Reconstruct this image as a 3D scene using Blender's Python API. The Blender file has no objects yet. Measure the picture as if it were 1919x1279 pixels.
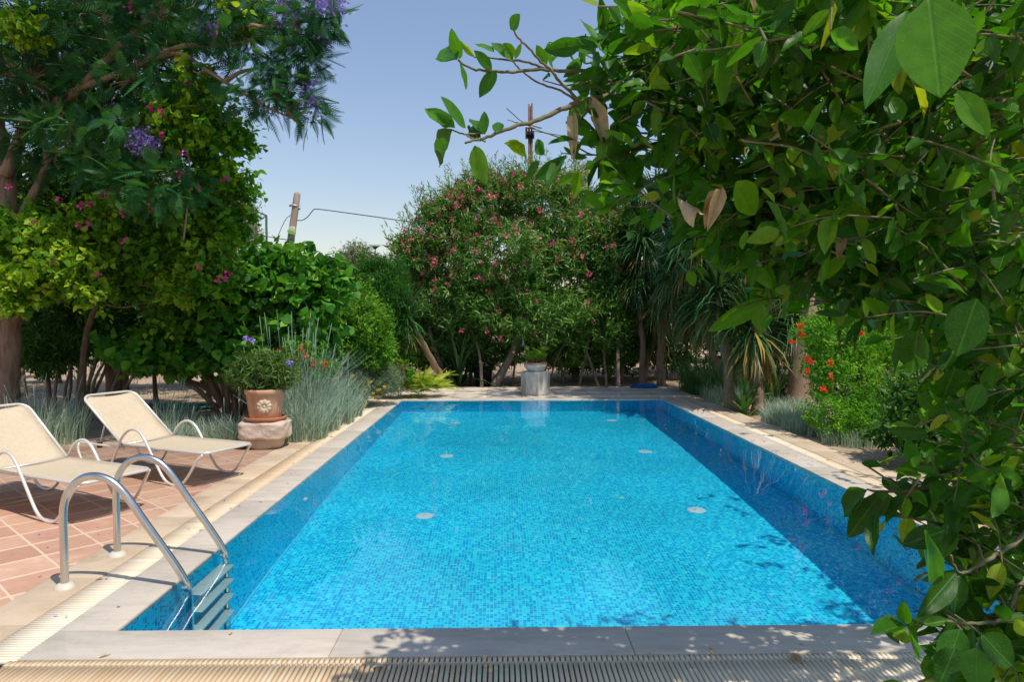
import bpy, math, random
import numpy as np
R = math.radians
random.seed(7)
rng = np.random.default_rng(11)
S = bpy.context.scene
COL = S.collection

# ------------------------------------------------------------------ camera
CAM_Z, PITCH, ROLL, YAW, F = 1.52434556, 0.0303875, -0.0014897, 0.0164478, 1280.0
from mathutils import Matrix, Vector
def _basis():
    cr, sr, cp, sp, cy, sy = math.cos(ROLL), math.sin(ROLL), math.cos(PITCH), math.sin(PITCH), math.cos(YAW), math.sin(YAW)
    def w(u, v, f):
        x = cr*u - sr*v; zz = sr*u + cr*v
        y = cp*f + sp*zz; z = -sp*f + cp*zz
        return np.array([cy*x + sy*y, -sy*x + cy*y, z])
    return w
_w = _basis()
cam = bpy.data.cameras.new('camera'); camo = bpy.data.objects.new('camera', cam); COL.objects.link(camo)
rx, ry, rf = _w(1, 0, 0), _w(0, 1, 0), _w(0, 0, 1)
m = Matrix(((rx[0], ry[0], -rf[0], 0), (rx[1], ry[1], -rf[1], 0), (rx[2], ry[2], -rf[2], CAM_Z), (0, 0, 0, 1)))
camo.matrix_world = m
cam.sensor_width = 36; cam.lens = F/1919*36; cam.clip_start = 0.02; cam.clip_end = 2000
S.camera = camo
def at(px, py, Y):            # photograph pixel + distance ahead -> real place in metres
    d = _w((px-959.5)/F, -(py-639.5)/F, 1.0)
    return d*Y/d[1] + np.array([0, 0, CAM_Z])
def gd(px, py, h=0.0):
    d = _w((px-959.5)/F, -(py-639.5)/F, 1.0)
    return d*(h-CAM_Z)/d[2] + np.array([0, 0, CAM_Z])

# ------------------------------------------------------------------ world, sun, exposure
SUN = np.array([0.37, -0.37, 1.0]); SUN /= np.linalg.norm(SUN)
W = bpy.data.worlds.new('World'); S.world = W; W.use_nodes = True
nt = W.node_tree; bg = nt.nodes['Background']
sky = nt.nodes.new('ShaderNodeTexSky'); sky.sky_type = 'NISHITA'; sky.sun_disc = False
sky.sun_elevation = math.asin(SUN[2]); sky.sun_rotation = math.atan2(SUN[0], SUN[1])
sky.altitude = 0; sky.air_density = 1.6; sky.dust_density = 0.45; sky.ozone_density = 3.0
bg.inputs[1].default_value = 0.115
tn_ = nt.nodes.new('ShaderNodeMix'); tn_.data_type = 'RGBA'; tn_.blend_type = 'MULTIPLY'; tn_.inputs['Factor'].default_value = 1
nt.links.new(sky.outputs[0], tn_.inputs['A']); tn_.inputs['B'].default_value = (1.06, .98, 1.04, 1); nt.links.new(tn_.outputs['Result'], bg.inputs[0])
sl = bpy.data.lights.new('sun', 'SUN'); so = bpy.data.objects.new('sun', sl); COL.objects.link(so)
sl.energy = 3.7; sl.angle = R(0.55); sl.color = (1.0, 0.94, 0.84)
so.rotation_euler = Vector(SUN).to_track_quat('Z', 'Y').to_euler()
try: sl.cycles.is_caustics_light = True
except Exception: pass
S.view_settings.view_transform = 'Standard'; S.view_settings.look = 'None'
S.view_settings.exposure = 0.24; S.view_settings.gamma = 1.0
S.render.engine = 'CYCLES'
cy = S.cycles
cy.use_denoising = True; cy.max_bounces = 10; cy.diffuse_bounces = 6; cy.glossy_bounces = 4
cy.transmission_bounces = 8; cy.transparent_max_bounces = 16
cy.sample_clamp_indirect = 6.0; cy.caustics_reflective = False; cy.caustics_refractive = True

# ------------------------------------------------------------------ material helpers
def mat(name):
    M = bpy.data.materials.new(name); M.use_nodes = True
    n = M.node_tree; return M, n, n.nodes['Principled BSDF']
def nd(n, t, **kw):
    o = n.nodes.new(t)
    for k, v in kw.items():
        if k.startswith('i_'): o.inputs[k[2:].replace('_', ' ')].default_value = v
        elif k.startswith('n') and k[1:].isdigit(): o.inputs[int(k[1:])].default_value = v
        else: setattr(o, k, v)
    return o
def ramp(n, src, stops, interp='LINEAR'):
    r = n.nodes.new('ShaderNodeValToRGB'); cr = r.color_ramp; cr.interpolation = interp
    while len(cr.elements) > 1: cr.elements.remove(cr.elements[-1])
    cr.elements[0].position = stops[0][0]; cr.elements[0].color = (*stops[0][1], 1)
    for p, c in stops[1:]:
        e = cr.elements.new(p); e.color = (*c, 1)
    if src is not None: n.links.new(src, r.inputs[0])
    return r
def noise_mat(name, c1, c2, scale=6, rough=.8, bump=.15, c3=None, detail=6, spec=.3, bscale=None, metal=0.0, stretch=None, dirt=0):
    M, n, b = mat(name)
    tc = nd(n, 'ShaderNodeTexCoord'); src = tc.outputs['Object']
    if stretch:
        mp = nd(n, 'ShaderNodeMapping'); mp.inputs['Scale'].default_value = stretch
        n.links.new(src, mp.inputs[0]); src = mp.outputs[0]
    t = nd(n, 'ShaderNodeTexNoise', i_Scale=scale, i_Detail=detail, i_Roughness=.6)
    n.links.new(src, t.inputs['Vector'])
    st = [(.3, c1), (.7, c2)]
    if c3: st = [(.3, c1), (.55, c2), (.72, c3)]
    r = ramp(n, t.outputs['Fac'], st); out = r.outputs[0]
    if dirt:        # blotches, water marks and grime with a shape of their own
        d1 = nd(n, 'ShaderNodeTexNoise', i_Scale=1.7, i_Detail=9, i_Roughness=.72, i_Distortion=.6); n.links.new(tc.outputs['Object'], d1.inputs['Vector'])
        q = ramp(n, d1.outputs['Fac'], [(.36, (1-dirt,)*3), (.47, (1, 1, 1)), (.60, (1, 1, 1)), (.66, (1-dirt*.5, 1-dirt*.6, 1-dirt*.8))])
        d2 = nd(n, 'ShaderNodeTexNoise', i_Scale=60, i_Detail=3); n.links.new(tc.outputs['Object'], d2.inputs['Vector'])
        q2 = ramp(n, d2.outputs['Fac'], [(.30, (1-dirt*1.3,)*3), (.36, (1, 1, 1))])
        at_ = nd(n, 'ShaderNodeAttribute', attribute_name='tint'); q3 = ramp(n, at_.outputs['Fac'], [(0, (1-dirt*.5, 1-dirt*.55, 1-dirt*.6)), (1, (1, 1, 1))])
        for z_ in (q, q2, q3):
            mm = nd(n, 'ShaderNodeMix', data_type='RGBA', blend_type='MULTIPLY'); mm.inputs['Factor'].default_value = 1; n.links.new(out, mm.inputs['A']); n.links.new(z_.outputs[0], mm.inputs['B']); out = mm.outputs['Result']
    n.links.new(out, b.inputs['Base Color'])
    t2 = nd(n, 'ShaderNodeTexNoise', i_Scale=bscale or scale*8, i_Detail=5); n.links.new(src, t2.inputs['Vector'])
    bp = nd(n, 'ShaderNodeBump', i_Strength=bump, i_Distance=.01); n.links.new(t2.outputs['Fac'], bp.inputs['Height'])
    n.links.new(bp.outputs[0], b.inputs['Normal'])
    b.inputs['Roughness'].default_value = rough; b.inputs['Specular IOR Level'].default_value = spec
    b.inputs['Metallic'].default_value = metal
    return M
def leaf_mat(name, stops, transl=.35, rough=.5, tc=(1.35, 1.25, .45), spec=.22, rib=None):
    """stops colour the per-leaf random value 'tint'"""
    M, n, b = mat(name)
    a = nd(n, 'ShaderNodeAttribute', attribute_name='tint')
    r = ramp(n, a.outputs['Fac'], stops); colr = r.outputs[0]
    if rib:
        uv = nd(n, 'ShaderNodeUVMap'); uv.uv_map = 'UVMap'
        sx = nd(n, 'ShaderNodeSeparateXYZ'); n.links.new(uv.outputs[0], sx.inputs[0])
        s1 = nd(n, 'ShaderNodeMath', operation='SUBTRACT', n1=.5); n.links.new(sx.outputs[1], s1.inputs[0])
        ab = nd(n, 'ShaderNodeMath', operation='ABSOLUTE'); n.links.new(s1.outputs[0], ab.inputs[0])
        # side veins: stripes running forward from the midrib
        m1 = nd(n, 'ShaderNodeMath', operation='MULTIPLY_ADD', n1=-0.8); n.links.new(ab.outputs[0], m1.inputs[0]); n.links.new(sx.outputs[0], m1.inputs[2])
        m2 = nd(n, 'ShaderNodeMath', operation='MULTIPLY', n1=62.0); n.links.new(m1.outputs[0], m2.inputs[0])
        sn = nd(n, 'ShaderNodeMath', operation='SINE'); n.links.new(m2.outputs[0], sn.inputs[0])
        gt = nd(n, 'ShaderNodeMath', operation='GREATER_THAN', n1=.93); n.links.new(sn.outputs[0], gt.inputs[0])
        g2 = nd(n, 'ShaderNodeMath', operation='MULTIPLY', n1=.14); n.links.new(gt.outputs[0], g2.inputs[0])
        mr = nd(n, 'ShaderNodeMapRange'); mr.inputs['From Min'].default_value = .008; mr.inputs['From Max'].default_value = .035
        mr.inputs['To Min'].default_value = .6; mr.inputs['To Max'].default_value = 0
        n.links.new(ab.outputs[0], mr.inputs['Value'])
        mx = nd(n, 'ShaderNodeMath', operation='MAXIMUM'); n.links.new(mr.outputs[0], mx.inputs[0]); n.links.new(g2.outputs[0], mx.inputs[1])
        mc = nd(n, 'ShaderNodeMix', data_type='RGBA'); n.links.new(mx.outputs[0], mc.inputs['Factor'])
        n.links.new(colr, mc.inputs['A']); mc.inputs['B'].default_value = (*rib, 1)
        tx = nd(n, 'ShaderNodeTexCoord'); nz = nd(n, 'ShaderNodeTexNoise', i_Scale=60, i_Detail=4); n.links.new(tx.outputs['Object'], nz.inputs['Vector'])
        hs = nd(n, 'ShaderNodeHueSaturation'); n.links.new(mc.outputs['Result'], hs.inputs['Color'])
        vv = nd(n, 'ShaderNodeMapRange'); vv.inputs['To Min'].default_value = .65; vv.inputs['To Max'].default_value = 1.35; n.links.new(nz.outputs['Fac'], vv.inputs['Value'])
        n.links.new(vv.outputs[0], hs.inputs['Value']); colr = hs.outputs[0]
        sk = nd(n, 'ShaderNodeTexNoise', i_Scale=420, i_Detail=2); n.links.new(tx.outputs['Object'], sk.inputs['Vector'])      # pale specks and scurf
        sg = nd(n, 'ShaderNodeMapRange'); sg.inputs['From Min'].default_value = .64; sg.inputs['From Max'].default_value = .70; sg.inputs['To Max'].default_value = .55; n.links.new(sk.outputs['Fac'], sg.inputs['Value'])
        sc_ = nd(n, 'ShaderNodeMix', data_type='RGBA'); n.links.new(sg.outputs[0], sc_.inputs['Factor']); n.links.new(colr, sc_.inputs['A']); sc_.inputs['B'].default_value = (.26, .34, .12, 1)
        br_ = nd(n, 'ShaderNodeTexNoise', i_Scale=38, i_Detail=4); n.links.new(tx.outputs['Object'], br_.inputs['Vector'])     # brown blotches
        bg_ = nd(n, 'ShaderNodeMapRange'); bg_.inputs['From Min'].default_value = .70; bg_.inputs['From Max'].default_value = .74; bg_.inputs['To Max'].default_value = .8; n.links.new(br_.outputs['Fac'], bg_.inputs['Value'])
        sd_ = nd(n, 'ShaderNodeMix', data_type='RGBA'); n.links.new(bg_.outputs[0], sd_.inputs['Factor']); n.links.new(sc_.outputs['Result'], sd_.inputs['A']); sd_.inputs['B'].default_value = (.22, .13, .03, 1); colr = sd_.outputs['Result']
        bp = nd(n, 'ShaderNodeBump', i_Strength=.5, i_Distance=.002); n.links.new(mx.outputs[0], bp.inputs['Height']); n.links.new(bp.outputs[0], b.inputs['Normal'])
    n.links.new(colr, b.inputs['Base Color'])
    b.inputs['Roughness'].default_value = rough; b.inputs['Specular IOR Level'].default_value = spec
    tr = nd(n, 'ShaderNodeBsdfTranslucent')
    ml = nd(n, 'ShaderNodeMix', data_type='RGBA', blend_type='MULTIPLY'); ml.inputs['Factor'].default_value = 1
    n.links.new(colr, ml.inputs['A']); ml.inputs['B'].default_value = (*tc, 1); n.links.new(ml.outputs['Result'], tr.inputs['Color'])
    ms = nd(n, 'ShaderNodeMixShader', n0=transl); n.links.new(b.outputs[0], ms.inputs[1]); n.links.new(tr.outputs[0], ms.inputs[2])
    n.links.new(ms.outputs[0], n.nodes['Material Output'].inputs['Surface'])
    return M

# ------------------------------------------------------------------ object helpers
def tag(o, label=None, cat=None, group=None, kind=None):
    if label: o['label'] = label
    if cat: o['category'] = cat
    if group: o['group'] = group
    if kind: o['kind'] = kind
    return o
def empty(name, loc, label, cat, group=None, rz=0.0):
    o = bpy.data.objects.new(name, None); COL.objects.link(o); o.location = tuple(float(v) for v in loc); o.rotation_euler = (0, 0, rz)
    o.empty_display_size = .1
    return tag(o, label, cat, group)
def npmesh(name, V, faces, mtl, parent=None, tint=None, uv=None, smooth=False):
    """V (n,3); faces list of (k-column int arrays)"""
    me = bpy.data.meshes.new(name); V = np.asarray(V, np.float32)
    q = parent; off = np.zeros(3)
    while q is not None: off += np.array(q.location) if q.rotation_euler[2] == 0 else 0; q = q.parent
    V = V - off.astype(np.float32)              # parts of a thing that is not turned are given in world metres
    me.vertices.add(len(V)); me.vertices.foreach_set('co', V.ravel())
    tot = [np.full(len(f), f.shape[1], np.int32) for f in faces if len(f)]
    idx = np.concatenate([f.ravel() for f in faces if len(f)]).astype(np.int32); tot = np.concatenate(tot)
    me.loops.add(len(idx)); me.loops.foreach_set('vertex_index', idx)
    me.polygons.add(len(tot)); st = np.concatenate([[0], np.cumsum(tot)[:-1]]).astype(np.int32)
    me.polygons.foreach_set('loop_start', st)
    try: me.polygons.foreach_set('loop_total', tot)
    except Exception: pass
    if smooth: me.polygons.foreach_set('use_smooth', np.ones(len(tot), bool))
    if tint is not None:
        a = me.attributes.new('tint', 'FLOAT', 'POINT'); a.data.foreach_set('value', np.asarray(tint, np.float32))
    if uv is not None:
        l = me.uv_layers.new(name='UVMap'); l.data.foreach_set('uv', np.asarray(uv, np.float32)[idx].ravel())
    me.update(calc_edges=True); me.validate()
    if mtl: me.materials.append(mtl)
    o = bpy.data.objects.new(name, me); COL.objects.link(o)
    if parent is not None: o.parent = parent
    return o
class MB:
    def __init__(s): s.v = []; s.q = []; s.t = []; s.tn = []; s.n = 0
    def add(s, V, quads=None, tris=None, tint=.5):
        V = np.asarray(V, float)
        if quads is not None and len(quads): s.q.append(np.asarray(quads) + s.n)
        if tris is not None and len(tris): s.t.append(np.asarray(tris) + s.n)
        s.v.append(V); s.tn.append(np.full(len(V), tint) if np.isscalar(tint) else tint); s.n += len(V)
    def box(s, lo, hi, tint=.5, rz=0, c=None):
        x0, y0, z0 = lo; x1, y1, z1 = hi
        V = np.array([[x0,y0,z0],[x1,y0,z0],[x1,y1,z0],[x0,y1,z0],[x0,y0,z1],[x1,y0,z1],[x1,y1,z1],[x0,y1,z1]], float)
        if rz:
            c = c if c is not None else (V.min(0)+V.max(0))/2; a, b = math.cos(rz), math.sin(rz); d = V - c
            V = np.stack([d[:,0]*a-d[:,1]*b, d[:,0]*b+d[:,1]*a, d[:,2]], 1) + c
        s.add(V, [[0,3,2,1],[4,5,6,7],[0,1,5,4],[1,2,6,5],[2,3,7,6],[3,0,4,7]], tint=tint)
    def tube(s, P, r, k=8, cap=True, tint=.5):
        P = np.asarray(P, float); n = len(P); r = np.full(n, r) if np.isscalar(r) else np.asarray(r, float)
        T = np.gradient(P, axis=0); T /= np.linalg.norm(T, axis=1)[:, None] + 1e-12
        ref = np.array([0, 0, 1.]) if abs(T[0, 2]) < .9 else np.array([1., 0, 0])
        A = np.cross(T[0], ref); A /= np.linalg.norm(A); V = []
        an = np.arange(k)*2*math.pi/k
        for i in range(n):
            A = A - T[i]*np.dot(A, T[i]); A /= np.linalg.norm(A) + 1e-12; B = np.cross(T[i], A)
            V.append(P[i] + r[i]*(np.cos(an)[:, None]*A + np.sin(an)[:, None]*B))
        V = np.concatenate(V); Q = []
        for i in range(n-1):
            for j in range(k): Q.append([i*k+j, i*k+(j+1) % k, (i+1)*k+(j+1) % k, (i+1)*k+j])
        Tt = []
        if cap:
            V = np.concatenate([V, P[:1], P[-1:]]); a, b = len(V)-2, len(V)-1
            for j in range(k): Tt += [[a, (j+1) % k, j], [b, (n-1)*k+j, (n-1)*k+(j+1) % k]]
        s.add(V, Q, Tt, tint)
    def lathe(s, prof, c=(0, 0, 0), k=40, tint=.5, wob=0):
        prof = np.asarray(prof, float); n = len(prof); an = np.arange(k)*2*math.pi/k
        w = 1 + wob*np.sin(an*3+1) + wob*.6*np.sin(an*7)
        V = np.concatenate([np.stack([c[0]+p[0]*np.cos(an)*w, c[1]+p[0]*np.sin(an)*w, np.full(k, c[2]+p[1])], 1) for p in prof])
        Q = [[i*k+j, i*k+(j+1) % k, (i+1)*k+(j+1) % k, (i+1)*k+j] for i in range(n-1) for j in range(k)]
        s.add(V, Q, None, tint)
    def build(s, name, m_, parent=None, smooth=False, uv=None):
        if not s.n: return None
        V = np.concatenate(s.v); F = []
        if s.q: F.append(np.concatenate(s.q))
        if s.t: F.append(np.concatenate(s.t))
        return npmesh(name, V, F, m_, parent, np.concatenate(s.tn), uv, smooth)
def bez(P, n=8):                                   # Catmull-Rom through points
    P = [np.asarray(p, float) for p in P]; Q = [2*P[0]-P[1]] + P + [2*P[-1]-P[-2]]; out = []
    for i in range(1, len(Q)-2):
        for t in np.arange(n)/n:
            out.append(.5*((2*Q[i]) + (Q[i+1]-Q[i-1])*t + (2*Q[i-1]-5*Q[i]+4*Q[i+1]-Q[i+2])*t*t + (3*Q[i]-Q[i-1]-3*Q[i+1]+Q[i+2])*t**3))
    out.append(P[-1]); return np.array(out)
def bevel(o, w, seg=2):
    m_ = o.modifiers.new('bevel', 'BEVEL'); m_.width = w; m_.segments = seg; m_.limit_method = 'ANGLE'; return o

# ------------------------------------------------------------------ leaves
def unit(v): return v/(np.linalg.norm(v, axis=-1, keepdims=True)+1e-9)
T_LEAF = (np.array([[0,0,0],[.45,.5,.06],[.45,-.5,.06],[1,0,-.12],[.5,0,-.02]]), np.array([[0,4,1],[0,2,4],[1,4,3],[4,2,3]]))
T_HEART = (np.array([[0,0,0],[.05,.42,.02],[.42,.5,.05],[1,0,-.15],[.42,-.5,.05],[.05,-.42,.02],[.4,0,-.04]]),
           np.array([[0,6,1],[1,6,2],[2,6,3],[3,6,4],[4,6,5],[5,6,0]]))
T_BLADE = (np.array([[0,.5,0],[0,-.5,0],[.4,.45,.0],[.4,-.45,.0],[.75,.3,-.05],[.75,-.3,-.05],[1,0,-.16]]), np.array([[0,1,3],[0,3,2],[2,3,5],[2,5,4],[4,5,6]]))
def citrus_tpl():
    n = 9; t = np.linspace(0, 1, n); w = np.sin(np.pi*np.clip(t, 0, 1)**.85)**.8*.5; w[0] = .03; w[-1] = 0.0
    V, uv = [], []
    for i in range(n):
        z = -.10*math.sin(t[i]*2.2) - .16*t[i]**2.2
        for sgn in (-1, -.55, 0, .55, 1):
            wav = .02*math.sin(t[i]*14+sgn*2)*abs(sgn)
            V.append([t[i], sgn*w[i], z + .22*abs(sgn*w[i]) + wav]); uv.append([t[i], .5+sgn*.5*(w[i]/.5 if w[i] > .02 else 0)])
    Q = [[i*5+j, i*5+j+1, (i+1)*5+j+1, (i+1)*5+j] for i in range(n-1) for j in range(4)]
    return np.array(V), np.array(Q), np.array(uv)
T_CIT = citrus_tpl()
def frond_tpl():                                   # bipinnate frond: pairs of narrow pinnae
    V, Fc = [], []; n = 11
    for i in range(n):
        t = .12 + .86*i/(n-1); L = .26*math.sin(math.pi*(.18+.78*(i/(n-1))))
        z = -.25*t*t
        for s in (-1, 1):
            b = len(V); w = .030
            V += [[t-w, 0, z], [t+w, 0, z], [t+.10+w*.9, s*L*.6, z-.02], [t+.10-w, s*L*.6, z-.02], [t+.19, s*L, z-.06]]
            Fc += [[b, b+1, b+2], [b, b+2, b+3], [b+3, b+2, b+4]]
    return np.array(V), np.array(Fc)
T_FROND = frond_tpl()
def place(tpl, P, D, N, L, Wd, tint, curl=None):
    """copies of a leaf template: verts, faces, tint, uv"""
    V0, F0 = tpl[0], tpl[1]; n = len(P); D = unit(D); Sd = unit(np.cross(N, D)); N = np.cross(D, Sd)
    z = V0[None, :, 2]*(1 if curl is None else curl[:, None])
    V = P[:, None] + D[:, None]*(V0[None, :, 0:1]*L[:, None, None]) + Sd[:, None]*(V0[None, :, 1:2]*Wd[:, None, None]) + N[:, None]*(z[..., None]*L[:, None, None])
    Fc = (F0[None] + (np.arange(n)*len(V0))[:, None, None]).reshape(-1, F0.shape[1])
    uv = np.tile(tpl[2], (n, 1)) if len(tpl) > 2 else None
    return V.reshape(-1, 3), Fc, np.repeat(tint, len(V0)), uv
def leafmesh(name, tpl, P, D, N, L, Wd, tint, m_, parent, curl=None, smooth=False):
    V, Fc, t, uv = place(tpl, np.asarray(P), np.asarray(D), np.asarray(N), np.asarray(L), np.asarray(Wd), np.asarray(tint), curl)
    return npmesh(name, V, [Fc], m_, parent, t, uv, smooth)
def blobs_from(lst):                               # (px,py,Y,rpx,rpy[,depth m]) -> centre, radii
    out = []
    for b in lst:
        c = at(b[0], b[1], b[2]); k = b[2]/F; d = b[5] if len(b) > 5 else (b[3]+b[4])*.5*k
        out.append((c, np.array([b[3]*k, d, b[4]*k])))
    return out
def sample(blobs, n, shell=.5):
    w = np.array([(r[0]*r[1]*r[2])**.62 for c, r in blobs]); w /= w.sum(); k = rng.choice(len(blobs), n, p=w)
    u = unit(rng.normal(size=(n, 3))); rad = shell + (1-shell)*rng.random(n)**.6
    rad *= 1 + .22*np.sin(u[:, 0]*5+k) * np.cos(u[:, 2]*6+k*2)
    C = np.array([b[0] for b in blobs])[k]; Rr = np.array([b[1] for b in blobs])[k]
    return C + u*Rr*rad[:, None], u, k
def sprigs(blobs, n, per=9, spread=.12, L=.09, Wr=.35, up=.35, droop=.15, shell=.5, jit=.7, lv=.3):
    C, O, k = sample(blobs, n, shell)
    D0 = unit(O*.8 + rng.normal(size=(n, 3))*.6 + np.array([0, 0, up]))
    t = rng.random((n, per))
    P = C[:, None] + D0[:, None]*(t*spread*2 - spread)[..., None] + rng.normal(size=(n, per, 3))*spread*.18
    D = unit(D0[:, None]*.7 + rng.normal(size=(n, per, 3))*jit - np.array([0, 0, droop]))
    N = unit(np.array([0, 0, .7]) + rng.normal(size=(n, per, 3))*.55 + O[:, None]*.3)
    Ls = L*(1 + lv*rng.normal(size=(n, per))).clip(.45, 1.7)
    tn = (rng.random((n, 1))*.5 + rng.random((n, per))*.5)
    f = lambda a: a.reshape(-1, *a.shape[2:])
    return f(P), f(D), f(N), f(Ls), f(Ls)*Wr, f(tn), (C, D0)
def limbs(mb, roots, targets, r0=.06, sag=.0, wob=.12, k=6, n=7):
    """curved tapering limbs from the nearest root point to each target"""
    roots = [np.asarray(r) for r in roots]
    for T in targets:
        T = np.asarray(T); d = [np.linalg.norm(T-r)*(1+(.6 if r[2] > T[2] else 0)) for r in roots]; A = roots[int(np.argmin(d))]
        L = np.linalg.norm(T-A)
        if L < .05: continue
        mid1 = A + (T-A)*.35 + rng.normal(size=3)*wob*L*.5 + np.array([0, 0, .12*L]); mid2 = A + (T-A)*.7 + rng.normal(size=3)*wob*L*.5 + np.array([0, 0, .06*L-sag*L])
        P = bez([A, mid1, mid2, T], n)
        mb.tube(P, np.linspace(r0, r0*.25, len(P)), k)
def twigs(mb, C, D, n, L=.25, r=.004, k=3):
    sel = rng.choice(len(C), min(n, len(C)), replace=False)
    for i in sel:
        a = C[i] - D[i]*L*.8 + rng.normal(size=3)*L*.1; mb.tube([a, C[i] + rng.normal(size=3)*.02, C[i] + D[i]*L*.5], [r, r*.8, r*.4], k, cap=False)
# ------------------------------------------------------------------ the setting: pool, coping, paving, ground
XL, XR, YN, YF = -1.889, 3.111, 3.348, 13.051
DEPTH = 1.45; WZ = -0.014
def mosaic(name, bases, grout, scale=.0265, dark_p=.0, dark=(.005, .05, .22), axes='xy'):
    M, n, b = mat(name)
    uv = nd(n, 'ShaderNodeUVMap'); uv.uv_map = 'UVMap'
    # slightly uneven hand-laid sheet
    nz = nd(n, 'ShaderNodeTexNoise', i_Scale=3.0, i_Detail=2); n.links.new(uv.outputs[0], nz.inputs['Vector'])
    wob = nd(n, 'ShaderNodeVectorMath', operation='SCALE'); n.links.new(nz.outputs['Color'], wob.inputs[0]); wob.inputs['Scale'].default_value = .012
    ad = nd(n, 'ShaderNodeVectorMath', operation='ADD'); n.links.new(uv.outputs[0], ad.inputs[0]); n.links.new(wob.outputs[0], ad.inputs[1])
    sc = nd(n, 'ShaderNodeVectorMath', operation='SCALE'); sc.inputs['Scale'].default_value = 1/scale; n.links.new(ad.outputs[0], sc.inputs[0])
    fl = nd(n, 'ShaderNodeVectorMath', operation='FLOOR'); n.links.new(sc.outputs[0], fl.inputs[0])
    fr = nd(n, 'ShaderNodeVectorMath', operation='FRACTION'); n.links.new(sc.outputs[0], fr.inputs[0])
    wn = nd(n, 'ShaderNodeTexWhiteNoise', noise_dimensions='2D'); n.links.new(fl.outputs[0], wn.inputs['Vector'])
    r = ramp(n, wn.outputs['Value'], bases, 'CONSTANT')
    big = nd(n, 'ShaderNodeTexNoise', i_Scale=.55, i_Detail=3); n.links.new(uv.outputs[0], big.inputs['Vector'])
    hs = nd(n, 'ShaderNodeHueSaturation'); n.links.new(r.outputs[0], hs.inputs['Color'])
    mr = nd(n, 'ShaderNodeMapRange'); mr.inputs['From Min'].default_value = .3; mr.inputs['From Max'].default_value = .7; mr.inputs['To Min'].default_value = .78; mr.inputs['To Max'].default_value = 1.15
    n.links.new(big.outputs['Fac'], mr.inputs['Value']); n.links.new(mr.outputs[0], hs.inputs['Value'])
    # grout mask
    sp = nd(n, 'ShaderNodeSeparateXYZ'); n.links.new(fr.outputs[0], sp.inputs[0]); mk = None
    for o in (0, 1):
        a = nd(n, 'ShaderNodeMath', operation='SUBTRACT', n1=.5); n.links.new(sp.outputs[o], a.inputs[0])
        c = nd(n, 'ShaderNodeMath', operation='ABSOLUTE'); n.links.new(a.outputs[0], c.inputs[0])
        if mk is None: mk = c
        else:
            x = nd(n, 'ShaderNodeMath', operation='MAXIMUM'); n.links.new(mk.outputs[0], x.inputs[0]); n.links.new(c.outputs[0], x.inputs[1]); mk = x
    g = nd(n, 'ShaderNodeMath', operation='GREATER_THAN', n1=.435); n.links.new(mk.outputs[0], g.inputs[0])
    mx = nd(n, 'ShaderNodeMix', data_type='RGBA'); n.links.new(g.outputs[0], mx.inputs['Factor']); n.links.new(hs.outputs[0], mx.inputs['A']); mx.inputs['B'].default_value = (*grout, 1)
    n.links.new(mx.outputs['Result'], b.inputs['Base Color']); b.inputs['Roughness'].default_value = .35
    return M
FLOOR_M = mosaic('mosaic_floor', [(0, (.002, .46, .83)), (.34, (.012, .72, .97)), (.72, (.001, .36, .78)), (.86, (.06, .86, 1.0))], (.07, .90, 1.0))
WALL_M = mosaic('mosaic_wall', [(0, (.001, .56, .92)), (.42, (.004, .72, .98)), (.80, (.001, .22, .62)), (.92, (.001, .07, .38))], (.05, .86, 1.0))
def uvquads(name, quads, mats, kind='structure'):
    me = bpy.data.meshes.new(name); V = []; Fc = []; UV = []; mi = []
    for vs, uvs, k in quads:
        b = len(V); V += vs; Fc.append([b, b+1, b+2, b+3]); UV += uvs; mi.append(k)
    me.from_pydata([tuple(map(float, v)) for v in V], [], Fc); l = me.uv_layers.new(name='UVMap')
    for i, p in enumerate(me.polygons):
        p.material_index = mi[i]
        for j, li in enumerate(p.loop_indices): l.data[li].uv = UV[i*4+j]
    for m_ in mats: me.materials.append(m_)
    o = bpy.data.objects.new(name, me); COL.objects.link(o); return tag(o, kind=kind)
zb = -DEPTH; q = []
q.append(([(XL, YN, zb), (XR, YN, zb), (XR, YF, zb), (XL, YF, zb)], [(XL, YN), (XR, YN), (XR, YF), (XL, YF)], 0))
for a, b_ in (((XL, YN), (XL, YF)), ((XL, YF), (XR, YF)), ((XR, YF), (XR, YN)), ((XR, YN), (XL, YN))):
    Lw = math.dist(a, b_); u0 = a[0]*1.7+a[1]
    q.append(([(*a, zb), (*b_, zb), (*b_, -.03), (*a, -.03)], [(u0, zb), (u0+Lw, zb), (u0+Lw, -.03), (u0, -.03)], 1))
pool = uvquads('pool_basin', q, [FLOOR_M, WALL_M])
def wet(o):
    try: o.cycles.is_caustics_receiver = True
    except Exception: pass
    return o
# coving where wall meets floor: pale joint line
cv = MB(); jm = noise_mat('mosaic_joint', (.05, .62, .86), (.10, .70, .92), 20, .5)
for (x0, y0, x1, y1) in ((XL, YN, XL+.018, YF), (XR-.018, YN, XR, YF), (XL+.018, YF-.018, XR-.018, YF)):
    cv.box((x0, y0, zb+.002), (x1, y1, zb+.02))
tag(wet(cv.build('pool_floor_joint', jm)), kind='structure')
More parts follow.
